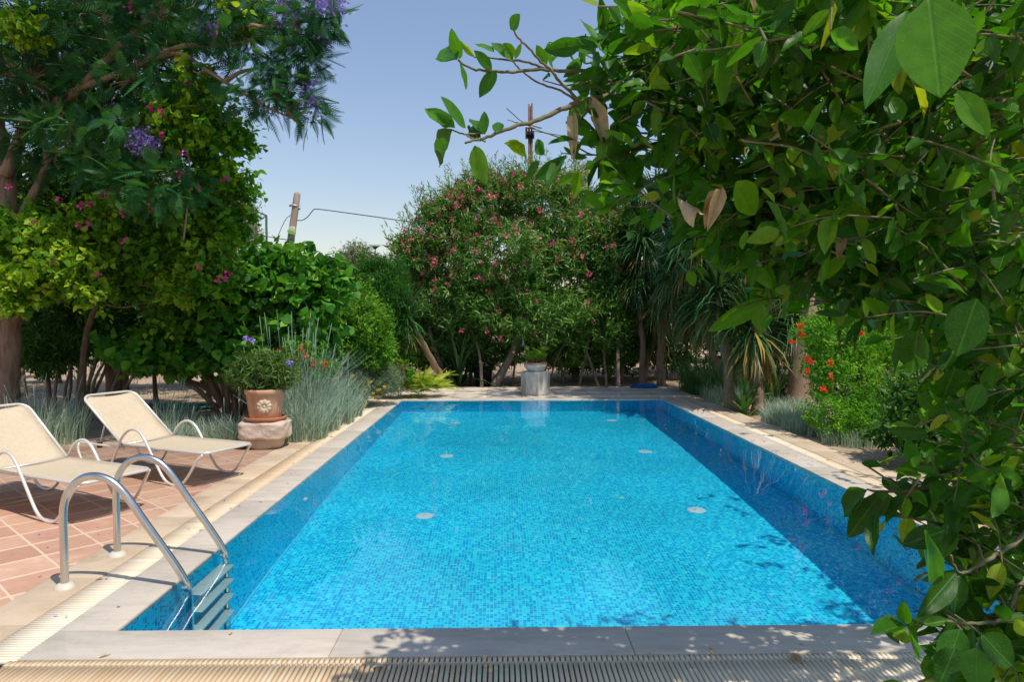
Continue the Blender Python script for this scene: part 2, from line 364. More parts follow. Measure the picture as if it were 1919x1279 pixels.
# water: gently rippled sheet
nx, ny = 150, 290
gx = np.linspace(XL-.004, XR+.004, nx); gy = np.linspace(YN-.004, YF+.004, ny); GX, GY = np.meshgrid(gx, gy)
def waves(X, Y):
    z = np.zeros_like(X); r_ = np.random.default_rng(5)
    for i in range(26):
        lam = r_.uniform(.16, 1.3); an = r_.uniform(0, 2*math.pi); ph = r_.uniform(0, 6.28); k = 2*math.pi/lam
        z += np.sin(k*(X*math.cos(an)+Y*math.sin(an))+ph)*lam*r_.uniform(.3, 1)
    return z
amp = .00080*(.40+.60*np.clip((GY-YN)/5, 0, 1))
GZ = WZ + waves(GX, GY)*amp*.55
V = np.stack([GX.ravel(), GY.ravel(), GZ.ravel()], 1)
ii = (np.arange(ny-1)[:, None]*nx + np.arange(nx-1)[None]).ravel()
Fw = np.stack([ii, ii+1, ii+nx+1, ii+nx], 1)
M, n, b = mat('water'); n.nodes.remove(b)
gl = nd(n, 'ShaderNodeBsdfGlass', i_IOR=1.33, i_Roughness=0.0); gl.inputs['Color'].default_value = (.88, .99, 1.0, 1)
n.links.new(gl.outputs[0], n.nodes['Material Output'].inputs['Surface'])
water = npmesh('water', V, [Fw], M, smooth=True); tag(water, kind='structure')
try:
    water.cycles.is_caustics_caster = True; pool.cycles.is_caustics_receiver = True
except Exception as e: print('caustics', e)

STONE = noise_mat('coping_stone', (.47, .405, .325), (.58, .51, .42), 2.2, .55, .05, (.52, .455, .37), stretch=(1, 5, 1), dirt=.13)
BEIGE = noise_mat('beige_paving', (.50, .37, .24), (.60, .47, .33), 3, .75, .1, (.55, .41, .27), dirt=.18)
def rect_ring(name, r0, r1, z0, z1, m_, joint=None, sides='LRNF', gap=.003):
    """ring of stone slabs between two rectangles (x0,y0,x1,y1), slab joints left open"""
    mb = MB(); a0, b0, a1, b1 = r0; c0, d0, c1, d1 = r1; st = joint or 99
    def run(lo, hi, horiz, f0, f1):
        k = max(1, round((hi-lo)/st)); e = np.linspace(lo, hi, k+1)
        for i in range(k):
            u0, u1 = e[i]+gap/2, e[i+1]-gap/2; t = rng.random()
            if horiz: mb.box((u0, f0, z0), (u1, f1, z1), t)
            else: mb.box((f0, u0, z0), (f1, u1, z1), t)
    if 'L' in sides: run(b0, b1, False, c0, a0-gap)
    if 'R' in sides: run(b0, b1, False, a1+gap, c1)
    if 'N' in sides: run(c0, c1, True, d0, b0-gap)
    if 'F' in sides: run(c0, c1, True, b1+gap, d1)
    o = mb.build(name, m_); bevel(o, .004, 2); return tag(o, kind='structure')
P0 = (XL, YN, XR, YF)
P1 = (XL-.29, YN-.285, XR+.29, YF+.28)
P2 = (XL-.49, YN-.56, XR+.47, YF+.40)
P3 = (XL-.78, YN-1.2, XR+.80, YF+2.55)
rect_ring('pool_coping', P0, P1, -.05, 0.0, STONE, 1.25)
# gutter and its grate
gm = noise_mat('gutter', (.05, .045, .035), (.09, .08, .06), 8, .9)
tag((lambda m_: (m_.box((P2[0], P2[1], -.14), (P1[0], P2[3], -.12)), m_.box((P1[2], P2[1], -.14), (P2[2], P2[3], -.12)),
     m_.box((P1[0], P2[1], -.14), (P1[2], P1[1], -.12)), m_.box((P1[0], P1[3], -.14), (P1[2], P2[3], -.12)), m_)[-1])(MB()).build('pool_gutter', gm), kind='structure')
Mg, n, b = mat('grate_slat')
a = nd(n, 'ShaderNodeAttribute', attribute_name='tint'); r = ramp(n, a.outputs['Fac'], [(0, (.60, .42, .24)), (.35, (.68, .53, .35)), (.7, (.74, .62, .44)), (1, (.80, .70, .54))])
n.links.new(r.outputs[0], b.inputs['Base Color']); b.inputs['Roughness'].default_value = .5
gb = MB(); pitch = .0236; sw = .0158
def seg_tint(u): return .5 + .38*math.sin(math.floor(u/.52)*12.9898)  # each half-metre piece has aged differently
u = P1[0] + .0
u = P1[0] - .03
while u < P2[2]:                                     # near side: slats run away from the pool
    t = np.clip(seg_tint(u)+rng.normal()*.1, 0, 1)
    gb.box((u, P1[1]-.047, -.03), (u+sw, P1[1]-.004, -.004), t); gb.box((u+.006, P2[1], -.03), (u+.006+sw, P1[1]-.058, -.004), t); u += pitch
gb.box((P1[0]-.03, P1[1]-.058, -.03), (P2[2], P1[1]-.047, -.006), .7)
for (x0, x1, s_) in ((P2[0], P1[0], -1), (P1[2], P2[2], 1)):
    v = P1[1]
    while v < P1[3]:
        t = np.clip(seg_tint(v+s_)+rng.normal()*.1, 0, 1); gb.box((x0, v, -.03), (x1-.003 if s_ < 0 else x1, v+sw, -.004), t); v += pitch
v = P1[0]
while v < P1[2]:
    gb.box((v, P1[3]+.004, -.03), (v+sw, P2[3], -.004), rng.random()); v += pitch
tag(gb.build('pool_grate', Mg), kind='structure')
rect_ring('beige_border', P2, P3, -.05, 0.001, BEIGE, .62, sides='LR')
rect_ring('front_border', P2, P3, -.05, 0.001, BEIGE, .62, sides='N')
# far paving: slabs beyond the far grate
fm = noise_mat('far_paving', (.50, .42, .33), (.62, .54, .44), 1.6, .85, .12, (.56, .46, .35), dirt=.25)
fb = MB(); xs = np.linspace(XL-.49, XR+.78, 10); ys = np.linspace(YF+.405, YF+2.5, 4)
for i in range(9):
    for j in range(3): fb.box((xs[i]+.003, ys[j]+.003, -.05), (xs[i+1]-.003, ys[j+1]-.003, .002+.002*rng.random()), rng.random())
o = fb.build('far_paving', fm); bevel(o, .003, 1); tag(o, kind='structure')
# terracotta terrace
M, n, b = mat('terracotta_tiles')
tc = nd(n, 'ShaderNodeTexCoord'); mp = nd(n, 'ShaderNodeMapping'); mp.inputs['Rotation'].default_value = (0, 0, R(43)); mp.inputs['Scale'].default_value = (1/.318,)*3; mp.inputs['Location'].default_value = (.38, .15, 0); n.links.new(tc.outputs['Object'], mp.inputs[0])
wz = nd(n, 'ShaderNodeTexNoise', i_Scale=7, i_Detail=2); n.links.new(tc.outputs['Object'], wz.inputs['Vector']); ws = nd(n, 'ShaderNodeVectorMath', operation='SCALE'); ws.inputs['Scale'].default_value = .025; n.links.new(wz.outputs['Color'], ws.inputs[0])
wa = nd(n, 'ShaderNodeVectorMath', operation='ADD'); n.links.new(mp.outputs[0], wa.inputs[0]); n.links.new(ws.outputs[0], wa.inputs[1])
fl = nd(n, 'ShaderNodeVectorMath', operation='FLOOR'); n.links.new(wa.outputs[0], fl.inputs[0]); fr = nd(n, 'ShaderNodeVectorMath', operation='FRACTION'); n.links.new(wa.outputs[0], fr.inputs[0])
wn = nd(n, 'ShaderNodeTexWhiteNoise', noise_dimensions='2D'); n.links.new(fl.outputs[0], wn.inputs['Vector'])
tr_ = ramp(n, wn.outputs['Value'], [(0, (.50, .275, .185)), (.35, (.54, .31, .21)), (.7, (.60, .38, .26)), (1, (.45, .24, .16))])
nz = nd(n, 'ShaderNodeTexNoise', i_Scale=4.5, i_Detail=9, i_Roughness=.74); n.links.new(tc.outputs['Object'], nz.inputs['Vector'])
rr = ramp(n, nz.outputs['Fac'], [(.30, (.70, .68, .66)), (.45, (.96, .95, .94)), (.55, (1, 1, 1)), (.66, (1.12, 1.24, 1.36))])
mx = nd(n, 'ShaderNodeMix', data_type='RGBA', blend_type='MULTIPLY'); mx.inputs['Factor'].default_value = 1; n.links.new(tr_.outputs[0], mx.inputs['A']); n.links.new(rr.outputs[0], mx.inputs['B'])
sp = nd(n, 'ShaderNodeSeparateXYZ'); n.links.new(fr.outputs[0], sp.inputs[0])
jx = nd(n, 'ShaderNodeMath', operation='LESS_THAN', n1=.085); n.links.new(sp.outputs[0], jx.inputs[0]); jy = nd(n, 'ShaderNodeMath', operation='LESS_THAN', n1=.045); n.links.new(sp.outputs[1], jy.inputs[0])
jm_ = nd(n, 'ShaderNodeMath', operation='MAXIMUM'); n.links.new(jx.outputs[0], jm_.inputs[0]); n.links.new(jy.outputs[0], jm_.inputs[1])
m2 = nd(n, 'ShaderNodeMix', data_type='RGBA'); n.links.new(jm_.outputs[0], m2.inputs['Factor']); n.links.new(mx.outputs['Result'], m2.inputs['A']); m2.inputs['B'].default_value = (.66, .49, .36, 1)
n.links.new(m2.outputs['Result'], b.inputs['Base Color']); b.inputs['Roughness'].default_value = .72
bp = nd(n, 'ShaderNodeBump', i_Strength=.35, i_Distance=.003, invert=True); n.links.new(jm_.outputs[0], bp.inputs['Height']); n.links.new(bp.outputs[0], b.inputs['Normal'])
tb = MB(); tb.box((-9.0, P3[1]-1.5, -.05), (P3[0]-.004, 8.35, 0.0)); o = tb.build('terracotta_terrace', M); tag(o, kind='structure')
tb = MB(); tb.box((-2.93, 8.36, -.05), (P3[0]-.004, 13.4, -.002)); tag(tb.build('garden_edging', BEIGE), kind='structure')
# ground: one sheet to the horizon with the pool hole cut out
gx = np.array([-400, -60, -25, -9, P3[0], P3[2], 9, 30, 70, 400.]); gy = np.array([-60, -8, P3[1], 8, YF+2.5, 22, 40, 80, 200, 900.])
V, Fg = [], []
for y in gy:
    for x in gx: V.append((x, y, -.055))
for j in range(len(gy)-1):
    for i in range(len(gx)-1):
        if gx[i] >= P3[0]-.01 and gx[i+1] <= P3[2]+.01 and gy[j] >= P3[1]-.01 and gy[j+1] <= YF+2.51: continue
        a = j*len(gx)+i; Fg.append([a, a+1, a+len(gx)+1, a+len(gx)])
M, n, b = mat('dry_earth')
tc = nd(n, 'ShaderNodeTexCoord'); nz = nd(n, 'ShaderNodeTexNoise', i_Scale=.7, i_Detail=8, i_Roughness=.65); n.links.new(tc.outputs['Object'], nz.inputs['Vector'])
rr = ramp(n, nz.outputs['Fac'], [(.3, (.20, .135, .08)), (.48, (.36, .26, .17)), (.62, (.46, .35, .24)), (.75, (.30, .26, .12))])
n.links.new(rr.outputs[0], b.inputs['Base Color']); b.inputs['Roughness'].default_value = .95
nz2 = nd(n, 'ShaderNodeTexNoise', i_Scale=14, i_Detail=8); n.links.new(tc.outputs['Object'], nz2.inputs['Vector'])
bp = nd(n, 'ShaderNodeBump', i_Strength=.6, i_Distance=.04); n.links.new(nz2.outputs['Fac'], bp.inputs['Height']); n.links.new(bp.outputs[0], b.inputs['Normal'])
tag(npmesh('ground', np.array(V), [np.array(Fg)], M), kind='structure')

# ------------------------------------------------------------------ pool ladder
STEEL = noise_mat('stainless_steel', (.52, .50, .46), (.66, .65, .62), 14, .26, .03, metal=1.0, stretch=(1, 1, .4))
lx = -2.49
lad = empty('pool_ladder', (lx, 4.16, 0), 'stainless steel pool ladder with two arched handrails and treads going down into the water', 'pool ladder')
CREAM = noise_mat('cream_plastic', (.55, .48, .38), (.63, .56, .46), 12, .5)
for y in (3.895, 4.43):
    P = bez([(lx, y, .0), (lx, y, .22), (lx, y, .44), (lx+.035, y, .56), (lx+.125, y, .635), (lx+.235, y, .63), (lx+.335, y, .555), (lx+.47, y, .36), (lx+.61, y, .155), (lx+.675, y, .045), (lx+.70, y, -.05), (lx+.705, y, -.5), (lx+.705, y, -1.18)], 7)
    b_ = MB(); b_.tube(P, .0215, 20); r_ = wet(b_.build('handrail', STEEL, lad, smooth=True))
    b_ = MB(); b_.tube([(lx+.684, y, .012), (lx+.694, y, -.018)], .0245, 20); b_.build('joint_ring', STEEL, r_, smooth=False)
    b_ = MB(); b_.lathe([(.0, .030), (.03, .030), (.040, .024), (.052, .012), (.058, .002), (.058, .0)], (lx, y, .0), 36); o = b_.build('flange', CREAM, r_, smooth=True)
for z in (-.13, -.38, -.63, -.88):
    b_ = MB(); b_.box((lx+.665, 3.92, z-.028), (lx+.765, 4.405, z)); o = b_.build('tread', noise_mat('tread_steel', (.50, .58, .56), (.62, .68, .66), 20, .4, .05, metal=.3), lad); bevel(wet(o), .008)
# ------------------------------------------------------------------ sun loungers
SLING = noise_mat('sling_fabric', (.55, .44, .30), (.60, .50, .35), 30, .7, .12, bscale=500, dirt=.07)
ALU = noise_mat('painted_aluminium', (.70, .65, .58), (.78, .74, .68), 20, .32, .03, metal=.35, spec=.5)
def make_lounger(loc, rz, label, w=.285):
    t = empty('sun_lounger', loc, label, 'sun lounger', 'sun loungers on the terracotta terrace', rz)
    Z = .325; Lf = 1.09; bx, bz = -.57, .775
    def sheet(name, prof, parent, thick=.012, cut=0.055, ends=(False, True)):
        # sling: rounded-corner sheet along profile (x,z)
        P = bez(prof, 6); n_ = len(P); s = np.concatenate([[0], np.cumsum(np.linalg.norm(np.diff(P, axis=0), axis=1))]); tot = s[-1]
        V, Q = [], []
        cols = np.linspace(-1, 1, 9)
        for i in range(n_):
            d = 0
            for e, at_ in zip(ends, (s[i], tot-s[i])):
                if e and at_ < cut: d = max(d, cut - math.sqrt(max(0, cut**2-(cut-at_)**2)))
            for c in cols:
                V.append([P[i][0], c*(w-.004-d), P[i][1] - .016*(1-c*c)])
        m_ = len(cols)
        for i in range(n_-1):
            for j in range(m_-1): Q.append([i*m_+j, i*m_+j+1, (i+1)*m_+j+1, (i+1)*m_+j])
        b_ = MB(); b_.add(V, Q); o = b_.build(name, SLING, parent, smooth=True)
        sm = o.modifiers.new('thick', 'SOLIDIFY'); sm.thickness = thick; sm.offset = 0; return o
    sheet('seat_sling', [(0.015, Z+.005), (.4, Z), (.8, Z), (Lf-.03, Z)], t, ends=(False, True))
    sheet('backrest_sling', [(-.005, Z+.008), (bx*.33, Z+(bz-Z)*.33-.01), (bx*.66, Z+(bz-Z)*.66), (bx+.02, bz-.015)], t, ends=(False, True))
    def loop(xa, za, xb, zb_, wd, r, rc=.07, close=True):
        # U-shaped tube from hinge (xa) out to the rounded end (xb)
        ux, uz = (xb-xa), (zb_-za); L = math.hypot(ux, uz); ux /= L; uz /= L; P = [(xa, -wd, za)]
        for k in range(7):
            a = k/6*math.pi/2; P.append((xb-ux*rc*(1-math.sin(a)), -wd+rc*(1-math.cos(a)), zb_-uz*rc*(1-math.sin(a))))
        for k in range(7):
            a = k/6*math.pi/2; P.append((xb-ux*rc*(1-math.cos(a)), wd-rc*(1-math.sin(a)), zb_-uz*rc*(1-math.cos(a))))
        P.append((xa, wd, za)); b_ = MB(); b_.tube(P, r, 12); return b_
    loop(0.0, Z, Lf, Z, w, .0125).build('seat_frame', ALU, t, smooth=True)
    loop(0.0, Z+.01, bx, bz, w, .0125, .09).build('backrest_frame', ALU, t, smooth=True)
    b_ = MB(); b_.tube([(0.0, -w, Z), (0.0, w, Z)], .010, 10); b_.tube([(.42, -w, Z-.03), (.42, w, Z-.03)], .011, 10); b_.build('cross_bar', ALU, t, smooth=True)
    loop(.0, Z-.03, -.66, Z-.02, w-.02, .0115, .05).build('rear_rail', ALU, t, smooth=True)
    for s in (-1, 1):
        y = s*(w+.022)
        P = bez([(-.62, y*.94, Z-.02), (-.60, y, Z-.10), (-.50, y, .07), (-.40, y, .013), (-.28, y, .015), (-.16, y, .09), (-.05, y, .27), (.03, y, .40), (.12, y, .475), (.22, y, .49), (.32, y, .43), (.46, y, .23), (.58, y, .065), (.68, y, .013), (.80, y, .02), (.90, y, .11), (1.0, y*.99, .25), (Lf-.03, y*.93, Z-.012)], 5)
        b_ = MB(); b_.tube(P, .0125, 12); b_.build('leg_frame', ALU, t, smooth=True)
        b_ = MB(); b_.tube([(-.27, s*(w-.03), Z+.20), (-.36, s*(w-.03), Z-.03)], .008, 8); b_.build('prop', ALU, t, smooth=True)
        b_ = MB(); b_.box((-.385, s*(w-.03)-.012, Z-.055), (-.335, s*(w-.03)+.012, Z-.005)); b_.build('prop_latch', noise_mat('black_plastic', (.012, .012, .012), (.03, .03, .03), 8, .5), t)
    return t
make_lounger((-3.535, 6.87, 0), R(-24.5), 'cream sling sun lounger beside the terracotta flower pot, farther from the camera')
make_lounger((-3.93, 5.76, 0), R(-26), 'cream sling sun lounger behind the steel pool ladder, cut off by the left edge')

# ------------------------------------------------------------------ terracotta pot on its stone block
SOIL = noise_mat('potting_soil', (.05, .035, .02), (.10, .07, .045), 30, .95, .6)
pc = np.array([-2.83, 8.23])
blk = MB(); blk_m = noise_mat('rough_pink_stone', (.42, .30, .22), (.58, .46, .36), 5, .9, .9, (.50, .36, .27), bscale=22)
def rough_block(mb, c, rx_, ry_, z0, z1, sq=4, n_=56, lev=18, wob=.02, seed=1, taper=None):
    r_ = np.random.default_rng(seed); ph = r_.uniform(0, 6.28, 8); V = []; an = np.arange(n_)*2*math.pi/n_
    for i in range(lev+1):
        t = i/lev; z = z0+(z1-z0)*t; s = 1-.10*max(0, 1-t*8)**2-.10*max(0, (t-.9)*10)**2
        if taper: s *= taper(t)
        ca, sa = np.cos(an), np.sin(an); sup = (np.abs(ca)**sq+np.abs(sa)**sq)**(-1/sq)
        d = 1+wob*(np.sin(an*3+ph[0]+t*4)+.7*np.sin(an*7+ph[1]-t*9)+.5*np.sin(an*13+ph[2]+t*17))
        V.append(np.stack([c[0]+rx_*s*sup*d*ca, c[1]+ry_*s*sup*d*sa, np.full(n_, z)+.006*np.sin(an*5+ph[3])*(1 if 0 < i else 0)], 1))
    V = np.concatenate(V+[np.array([[c[0], c[1], z0]]), np.array([[c[0], c[1], z1]])])
    Q = [[i*n_+j, i*n_+(j+1) % n_, (i+1)*n_+(j+1) % n_, (i+1)*n_+j] for i in range(lev) for j in range(n_)]
    T = [[len(V)-2, (j+1) % n_, j] for j in range(n_)] + [[len(V)-1, lev*n_+j, lev*n_+(j+1) % n_] for j in range(n_)]
    mb.add(V, Q, T)
rough_block(blk, pc, .275, .235, .115, .325, sq=5, seed=3)
blo = MB(); rough_block(blo, pc, .225, .20, .0, .125, sq=2.6, seed=4, wob=.012, taper=lambda t: .86+.14*t)
sb = blk.build('stone_block', blk_m, smooth=True); tag(sb, 'roughly hewn pinkish stone block carrying the terracotta flower pot', 'stone block')
blo.build('block_foot', noise_mat('sandy_stone', (.45, .34, .22), (.58, .46, .32), 6, .9, .5), sb, smooth=True)
TERRA = noise_mat('weathered_terracotta', (.38, .18, .095), (.56, .32, .19), 5, .8, .35, (.46, .25, .145), stretch=(1, 1, .25))
TERRA2 = noise_mat('saucer_terracotta', (.50, .20, .09), (.58, .27, .13), 8, .7, .2)
zc = .328
sa = MB(); sa.lathe([(0, .0), (.20, .0), (.225, .015), (.248, .045), (.245, .05), (.23, .048), (.20, .02), (0, .018)], (*pc, zc), 48)
tag(sa.build('pot_saucer', TERRA2, smooth=True), 'orange terracotta saucer between the flower pot and the stone block', 'saucer')
pot = empty('flower_pot', (*pc, zc+.02), 'weathered terracotta flower pot with a moulded flower emblem, on the saucer and stone block', 'flower pot')
pb = MB(); z0 = zc+.020
pb.lathe([(0, 0), (.172, 0), (.182, .01), (.204, .16), (.220, .290), (.228, .298), (.237, .304), (.240, .34), (.238, .358), (.228, .362), (.220, .358), (.213, .32), (0, .32)], (*pc, z0), 56, wob=.004)
pb.build('pot_body', TERRA, pot, smooth=True)
so_ = MB(); so_.lathe([(0, .338), (.10, .334), (.215, .326)], (*pc, z0), 30); so_.build('soil', SOIL, pot)
# moulded flower emblem facing the camera
em = MB(); ang = math.atan2(-pc[1], -pc[0]-.6) ; cd = np.array([math.cos(ang), math.sin(ang), 0]); sd = np.array([-cd[1], cd[0], 0]); up = np.array([0, 0, 1.])
ec = np.array([*pc, z0+.150]) 
def on_pot(u, v, h):        # u along the wall, v up, h out of it
    th = u/.204; dr = math.cos(th)*cd + math.sin(th)*sd; r_ = .2035+(v)*.12+h
    return np.array([*pc, z0+.165+v]) + dr*r_
for k in range(10):
    a = k*math.pi/5+.2
    for (r0, r1, wd, h) in ((.018, .085, .026, .014),):
        ca, sa_ = math.cos(a), math.sin(a); pts = []
        for (t, w_) in ((0, .3), (.35, .8), (.7, 1.0), (.9, .75), (1, .2)):
            for s in (-1, 0, 1):
                rr_ = r0+(r1-r0)*t; hh = h*math.sin(math.pi*min(1, .15+t*.8)) if s == 0 else .001
                if s and t > .5: rr_ += .006*math.sin(t*20)
                pts.append(on_pot(rr_*ca - s*w_*wd*sa_, rr_*sa_ + s*w_*wd*ca, hh))
        em.add(pts, [[i*3+j, i*3+j+1, (i+1)*3+j+1, (i+1)*3+j] for i in range(4) for j in range(2)])
cpts = [on_pot(.024*math.cos(t), .024*math.sin(t), .008) for t in np.linspace(0, 2*math.pi, 12, endpoint=False)] + [on_pot(0, 0, .020)]
em.add(cpts, None, [[j, (j+1) % 12, 12] for j in range(12)])
o = em.build('flower_emblem', noise_mat('emblem_clay', (.55, .42, .27), (.68, .54, .38), 40, .85, .3), pot, smooth=True)
sm = o.modifiers.new('t', 'SOLIDIFY'); sm.thickness = .006; sm.offset = -1

# ------------------------------------------------------------------ far stone drum with bowl planter
dc = (.71, 14.02)
drum = MB(); r_ = .30; k_ = 60
prof = [(0, 0), (r_, 0), (r_+.004, .02), (r_, .06), (r_-.003, .2), (r_, .40), (r_-.002, .452), (r_-.012, .465), (0, .465)]
drum.lathe(prof, (*dc, .004), k_, wob=.006)
DR = noise_mat('weathered_marble_drum', (.34, .27, .20), (.66, .62, .55), 7, .85, .5, (.50, .44, .36), stretch=(1.6, 1.6, .28))
tag(drum.build('stone_drum', DR, smooth=False), 'weathered stone column drum standing on the far paving behind the pool', 'stone drum')
bowl = empty('bowl_planter', (*dc, .47), 'shallow grey clay bowl planter with terracotta rim on top of the stone drum', 'bowl planter')
bb = MB(); bb.lathe([(0, 0), (.12, 0), (.15, .012), (.195, .05), (.228, .11), (.236, .15), (.225, .15), (.215, .135), (0, .13)], (*dc, .471), 48, wob=.004)
bb.build('bowl_body', noise_mat('lime_washed_clay', (.50, .47, .43), (.66, .64, .60), 6, .85, .2, (.55, .45, .38)), bowl, smooth=True)
bb = MB(); bb.lathe([(.236, .150), (.243, .158), (.243, .175), (.236, .183), (.222, .178), (.218, .16), (.224, .151)], (*dc, .471), 48, wob=.006); bb.build('rim', TERRA2, bowl, smooth=True)
bb = MB(); bb.lathe([(0, .163), (.1, .161), (.217, .158)], (*dc, .471), 30); bb.build('soil', SOIL, bowl)

# ------------------------------------------------------------------ pool fittings
WP = noise_mat('white_abs_plastic', (.70, .78, .78), (.78, .84, .84), 10, .3)
def refr_floor(px, py):     # photograph pixel of something on the pool floor, seen through the flat water
    d = unit(_w((px-959.5)/F, -(py-639.5)/F, 1.0)); t = (WZ-CAM_Z)/d[2]; p = d*t + [0, 0, CAM_Z]
    e = 1/1.33; c = -d[2]; k = math.sqrt(1-e*e*(1-c*c)); d2 = e*d + np.array([0, 0, 1])*(e*c-k)
    return p + d2*((-DEPTH-p[2])/d2[2])
names = {(795, 967): 'nearest the ladder, left of the middle', (1305, 957): 'nearest the camera on the right side', (837, 855): 'left of the middle, second row from the camera',
         (1210, 847): 'right of the middle, second row from the camera', (853, 793): 'left of the middle, farthest row', (1146, 788): 'right of the middle, farthest row'}
for (px, py), nm in names.items():
    c = refr_floor(px, py); b_ = MB()
    b_.lathe([(.0, .014), (.03, .016), (.034, .010), (.05, .012), (.085, .008), (.095, .003), (.096, .0)], (c[0], c[1], -DEPTH+.001), 32)
    f_ = wet(b_.build('floor_inlet', WP, smooth=True)); tag(f_, 'round white inlet on the pool floor, '+nm, 'pool inlet', 'inlets on the pool floor')
    b_ = MB(); b_.tube([(c[0], c[1], -DEPTH+.010), (c[0], c[1], -DEPTH+.026)], .018, 16); wet(b_.build('inlet_cap', WP, f_))
def wall_fit(y, z, label):
    t = empty('wall_nozzle', (XL, y, z), label, 'pool nozzle', 'nozzles in the left pool wall')
    b_ = MB(); prof = [(.050, .0), (.052, .010), (.045, .018), (.034, .018), (.030, .008), (.030, .001)]; an = np.arange(32)*2*math.pi/32; V = []
    for r0, h in prof: V += [[XL+.001+h, y+r0*math.cos(a), z+r0*math.sin(a)] for a in an]
    b_.add(V, [[i*32+j, i*32+(j+1) % 32, (i+1)*32+(j+1) % 32, (i+1)*32+j] for i in range(len(prof)-1) for j in range(32)])
    wet(b_.build('flange', WP, t, smooth=True))
    b_ = MB(); b_.tube([(XL+.002, y, z), (XL+.022, y, z-.004)], .017, 18); wet(b_.build('eyeball', WP, t, smooth=True))
for (px, py), nm in {(571, 936): 'closest to the pool ladder', (690, 820): 'half way along', (737, 792): 'near the far corner'}.items():
    # the wall, seen through the water: march the refracted ray to x = XL
    d = unit(_w((px-959.5)/F, -(py-639.5)/F, 1.0)); p = d*((WZ-CAM_Z)/d[2]) + [0, 0, CAM_Z]
    e = 1/1.33; c = -d[2]; k = math.sqrt(1-e*e*(1-c*c)); d2 = e*d + np.array([0, 0, 1])*(e*c-k); p = p + d2*((XL-p[0])/d2[0])
    wall_fit(p[1], p[2], 'round white return nozzle in the left wall of the pool, '+nm)

# ------------------------------------------------------------------ hoses
hm = noise_mat('green_hose', (.0, .16, .12), (.01, .22, .17), 20, .4)
P = []
for k in range(5):
    ph = rng.random()*6; sx = .62+.05*k; sy = .22+.03*k
    P += [(-5.75+sx*math.cos(a+ph*0)+.03*math.sin(a*3+ph), 12.2+sy*math.sin(a)+.02*math.cos(a*2+ph), -.035+.012*k) for a in np.linspace(0, 2*math.pi, 26, endpoint=False)]
P += [(-5.1, 12.1, -.03), (-4.7, 12.3, -.03), (-4.2, 12.2, -.03)]
b_ = MB(); b_.tube(P, .013, 7); tag(b_.build('garden_hose', hm, smooth=True), 'green garden hose coiled on the shaded earth behind the loungers', 'garden hose')
P = []
for k in range(4):
    P += [(3.22+(.30-.02*k)*math.cos(a), 15.25+(.16-.01*k)*math.sin(a)+.01*k, .022+.018*k) for a in np.linspace(0, 2*math.pi, 22, endpoint=False)]
b_ = MB(); b_.tube(P, .017, 8); tag(b_.build('pool_hose', noise_mat('blue_hose', (.0, .06, .22), (.0, .10, .32), 20, .35), smooth=True), 'dark blue pool hose coiled at the back right corner of the far paving', 'pool hose')
bp_ = empty('plastic_pot', (-.42, 15.95, -.055), 'black plastic plant pot standing in shade behind the far paving', 'plastic pot')
b_ = MB(); b_.lathe([(0, 0), (.17, 0), (.235, .50), (.25, .50), (.25, .56), (.235, .56), (.225, .48), (0, .48)], (-.42, 15.95, -.055), 36); b_.build('pot_body', noise_mat('black_pot', (.006, .006, .006), (.012, .012, .012), 9, .5), bp_, smooth=False)
b_ = MB(); b_.lathe([(0, .485), (.222, .482)], (-.42, 15.95, -.055), 30); b_.build('soil', SOIL, bp_)

# ------------------------------------------------------------------ poles, wires, fence, house
WOOD = noise_mat('grey_pole_wood', (.26, .20, .15), (.42, .34, .27), 3, .9, .6, stretch=(4, 4, .3))
top = at(557, 365, 24); bot = np.array([at(540, 520, 24)[0]-.55, 24, -.06]); k_ = 24/F
up_ = empty('utility_pole', bot, 'leaning grey wooden utility pole with a rounded top and meter box, left of the pool', 'utility pole')
b_ = MB(); P = [bot + (top-bot)*t for t in np.linspace(0, 1, 12)]; r0 = np.linspace(.16, .115, 12)
rr_ = list(r0); P2_ = P + [top+np.array([0, 0, .06]), top+np.array([0, 0, .10])]; b_.tube(P2_, rr_+[.095, .03], 18); b_.build('pole', WOOD, up_, smooth=True)
dirp = unit(top-bot)
b_ = MB(); c_ = at(552, 386, 24); b_.tube([c_-dirp*.03, c_+dirp*.03], .155, 18); b_.tube([c_+[-.19, 0, 0], c_+[.19, 0, .02]], .03, 8); b_.tube([c_+[.17, -.02, -.03], c_+[.17, -.02, -.14]], .035, 10); b_.build('clamp', noise_mat('galvanised', (.35, .36, .38), (.45, .46, .48), 9, .5, metal=.5), up_, smooth=True)
c_ = at(547.5, 432, 23.83); b_ = MB(); b_.box(c_-[.10, .05, .13], c_+[.10, .05, .13]); o = b_.build('meter_box', noise_mat('yellowed_plastic', (.50, .46, .28), (.58, .54, .36), 9, .6), up_); bevel(o, .02)
c_ = at(546.5, 446, 23.86); b_ = MB(); b_.box(c_-[.12, .06, .15], c_+[.09, .04, .13]); o = b_.build('junction_box', noise_mat('dark_box', (.05, .05, .06), (.09, .09, .10), 9, .6), up_); bevel(o, .02)
WIRE = noise_mat('wire', (.06, .06, .07), (.09, .09, .10), 5, .6)
def wire(pts, r, label, parent=None):
    b_ = MB(); b_.tube(bez([np.array(p) for p in pts], 8), r, 5); o = b_.build('wire', WIRE, parent, smooth=True)
    if not parent: tag(o, label, 'overhead wire', 'overhead wires')
wire([at(556, 413, 24), at(566, 413, 23.9), at(576, 407, 23.6), at(586, 395, 23.2), at(592, 392, 23), at(620, 395, 22.8), at(700, 406, 22.3), at(778, 417, 21.8), at(900, 430, 21), at(992, 438, 20.3)], .016, 'dark overhead wire sagging from the leaning utility pole towards the oleander')
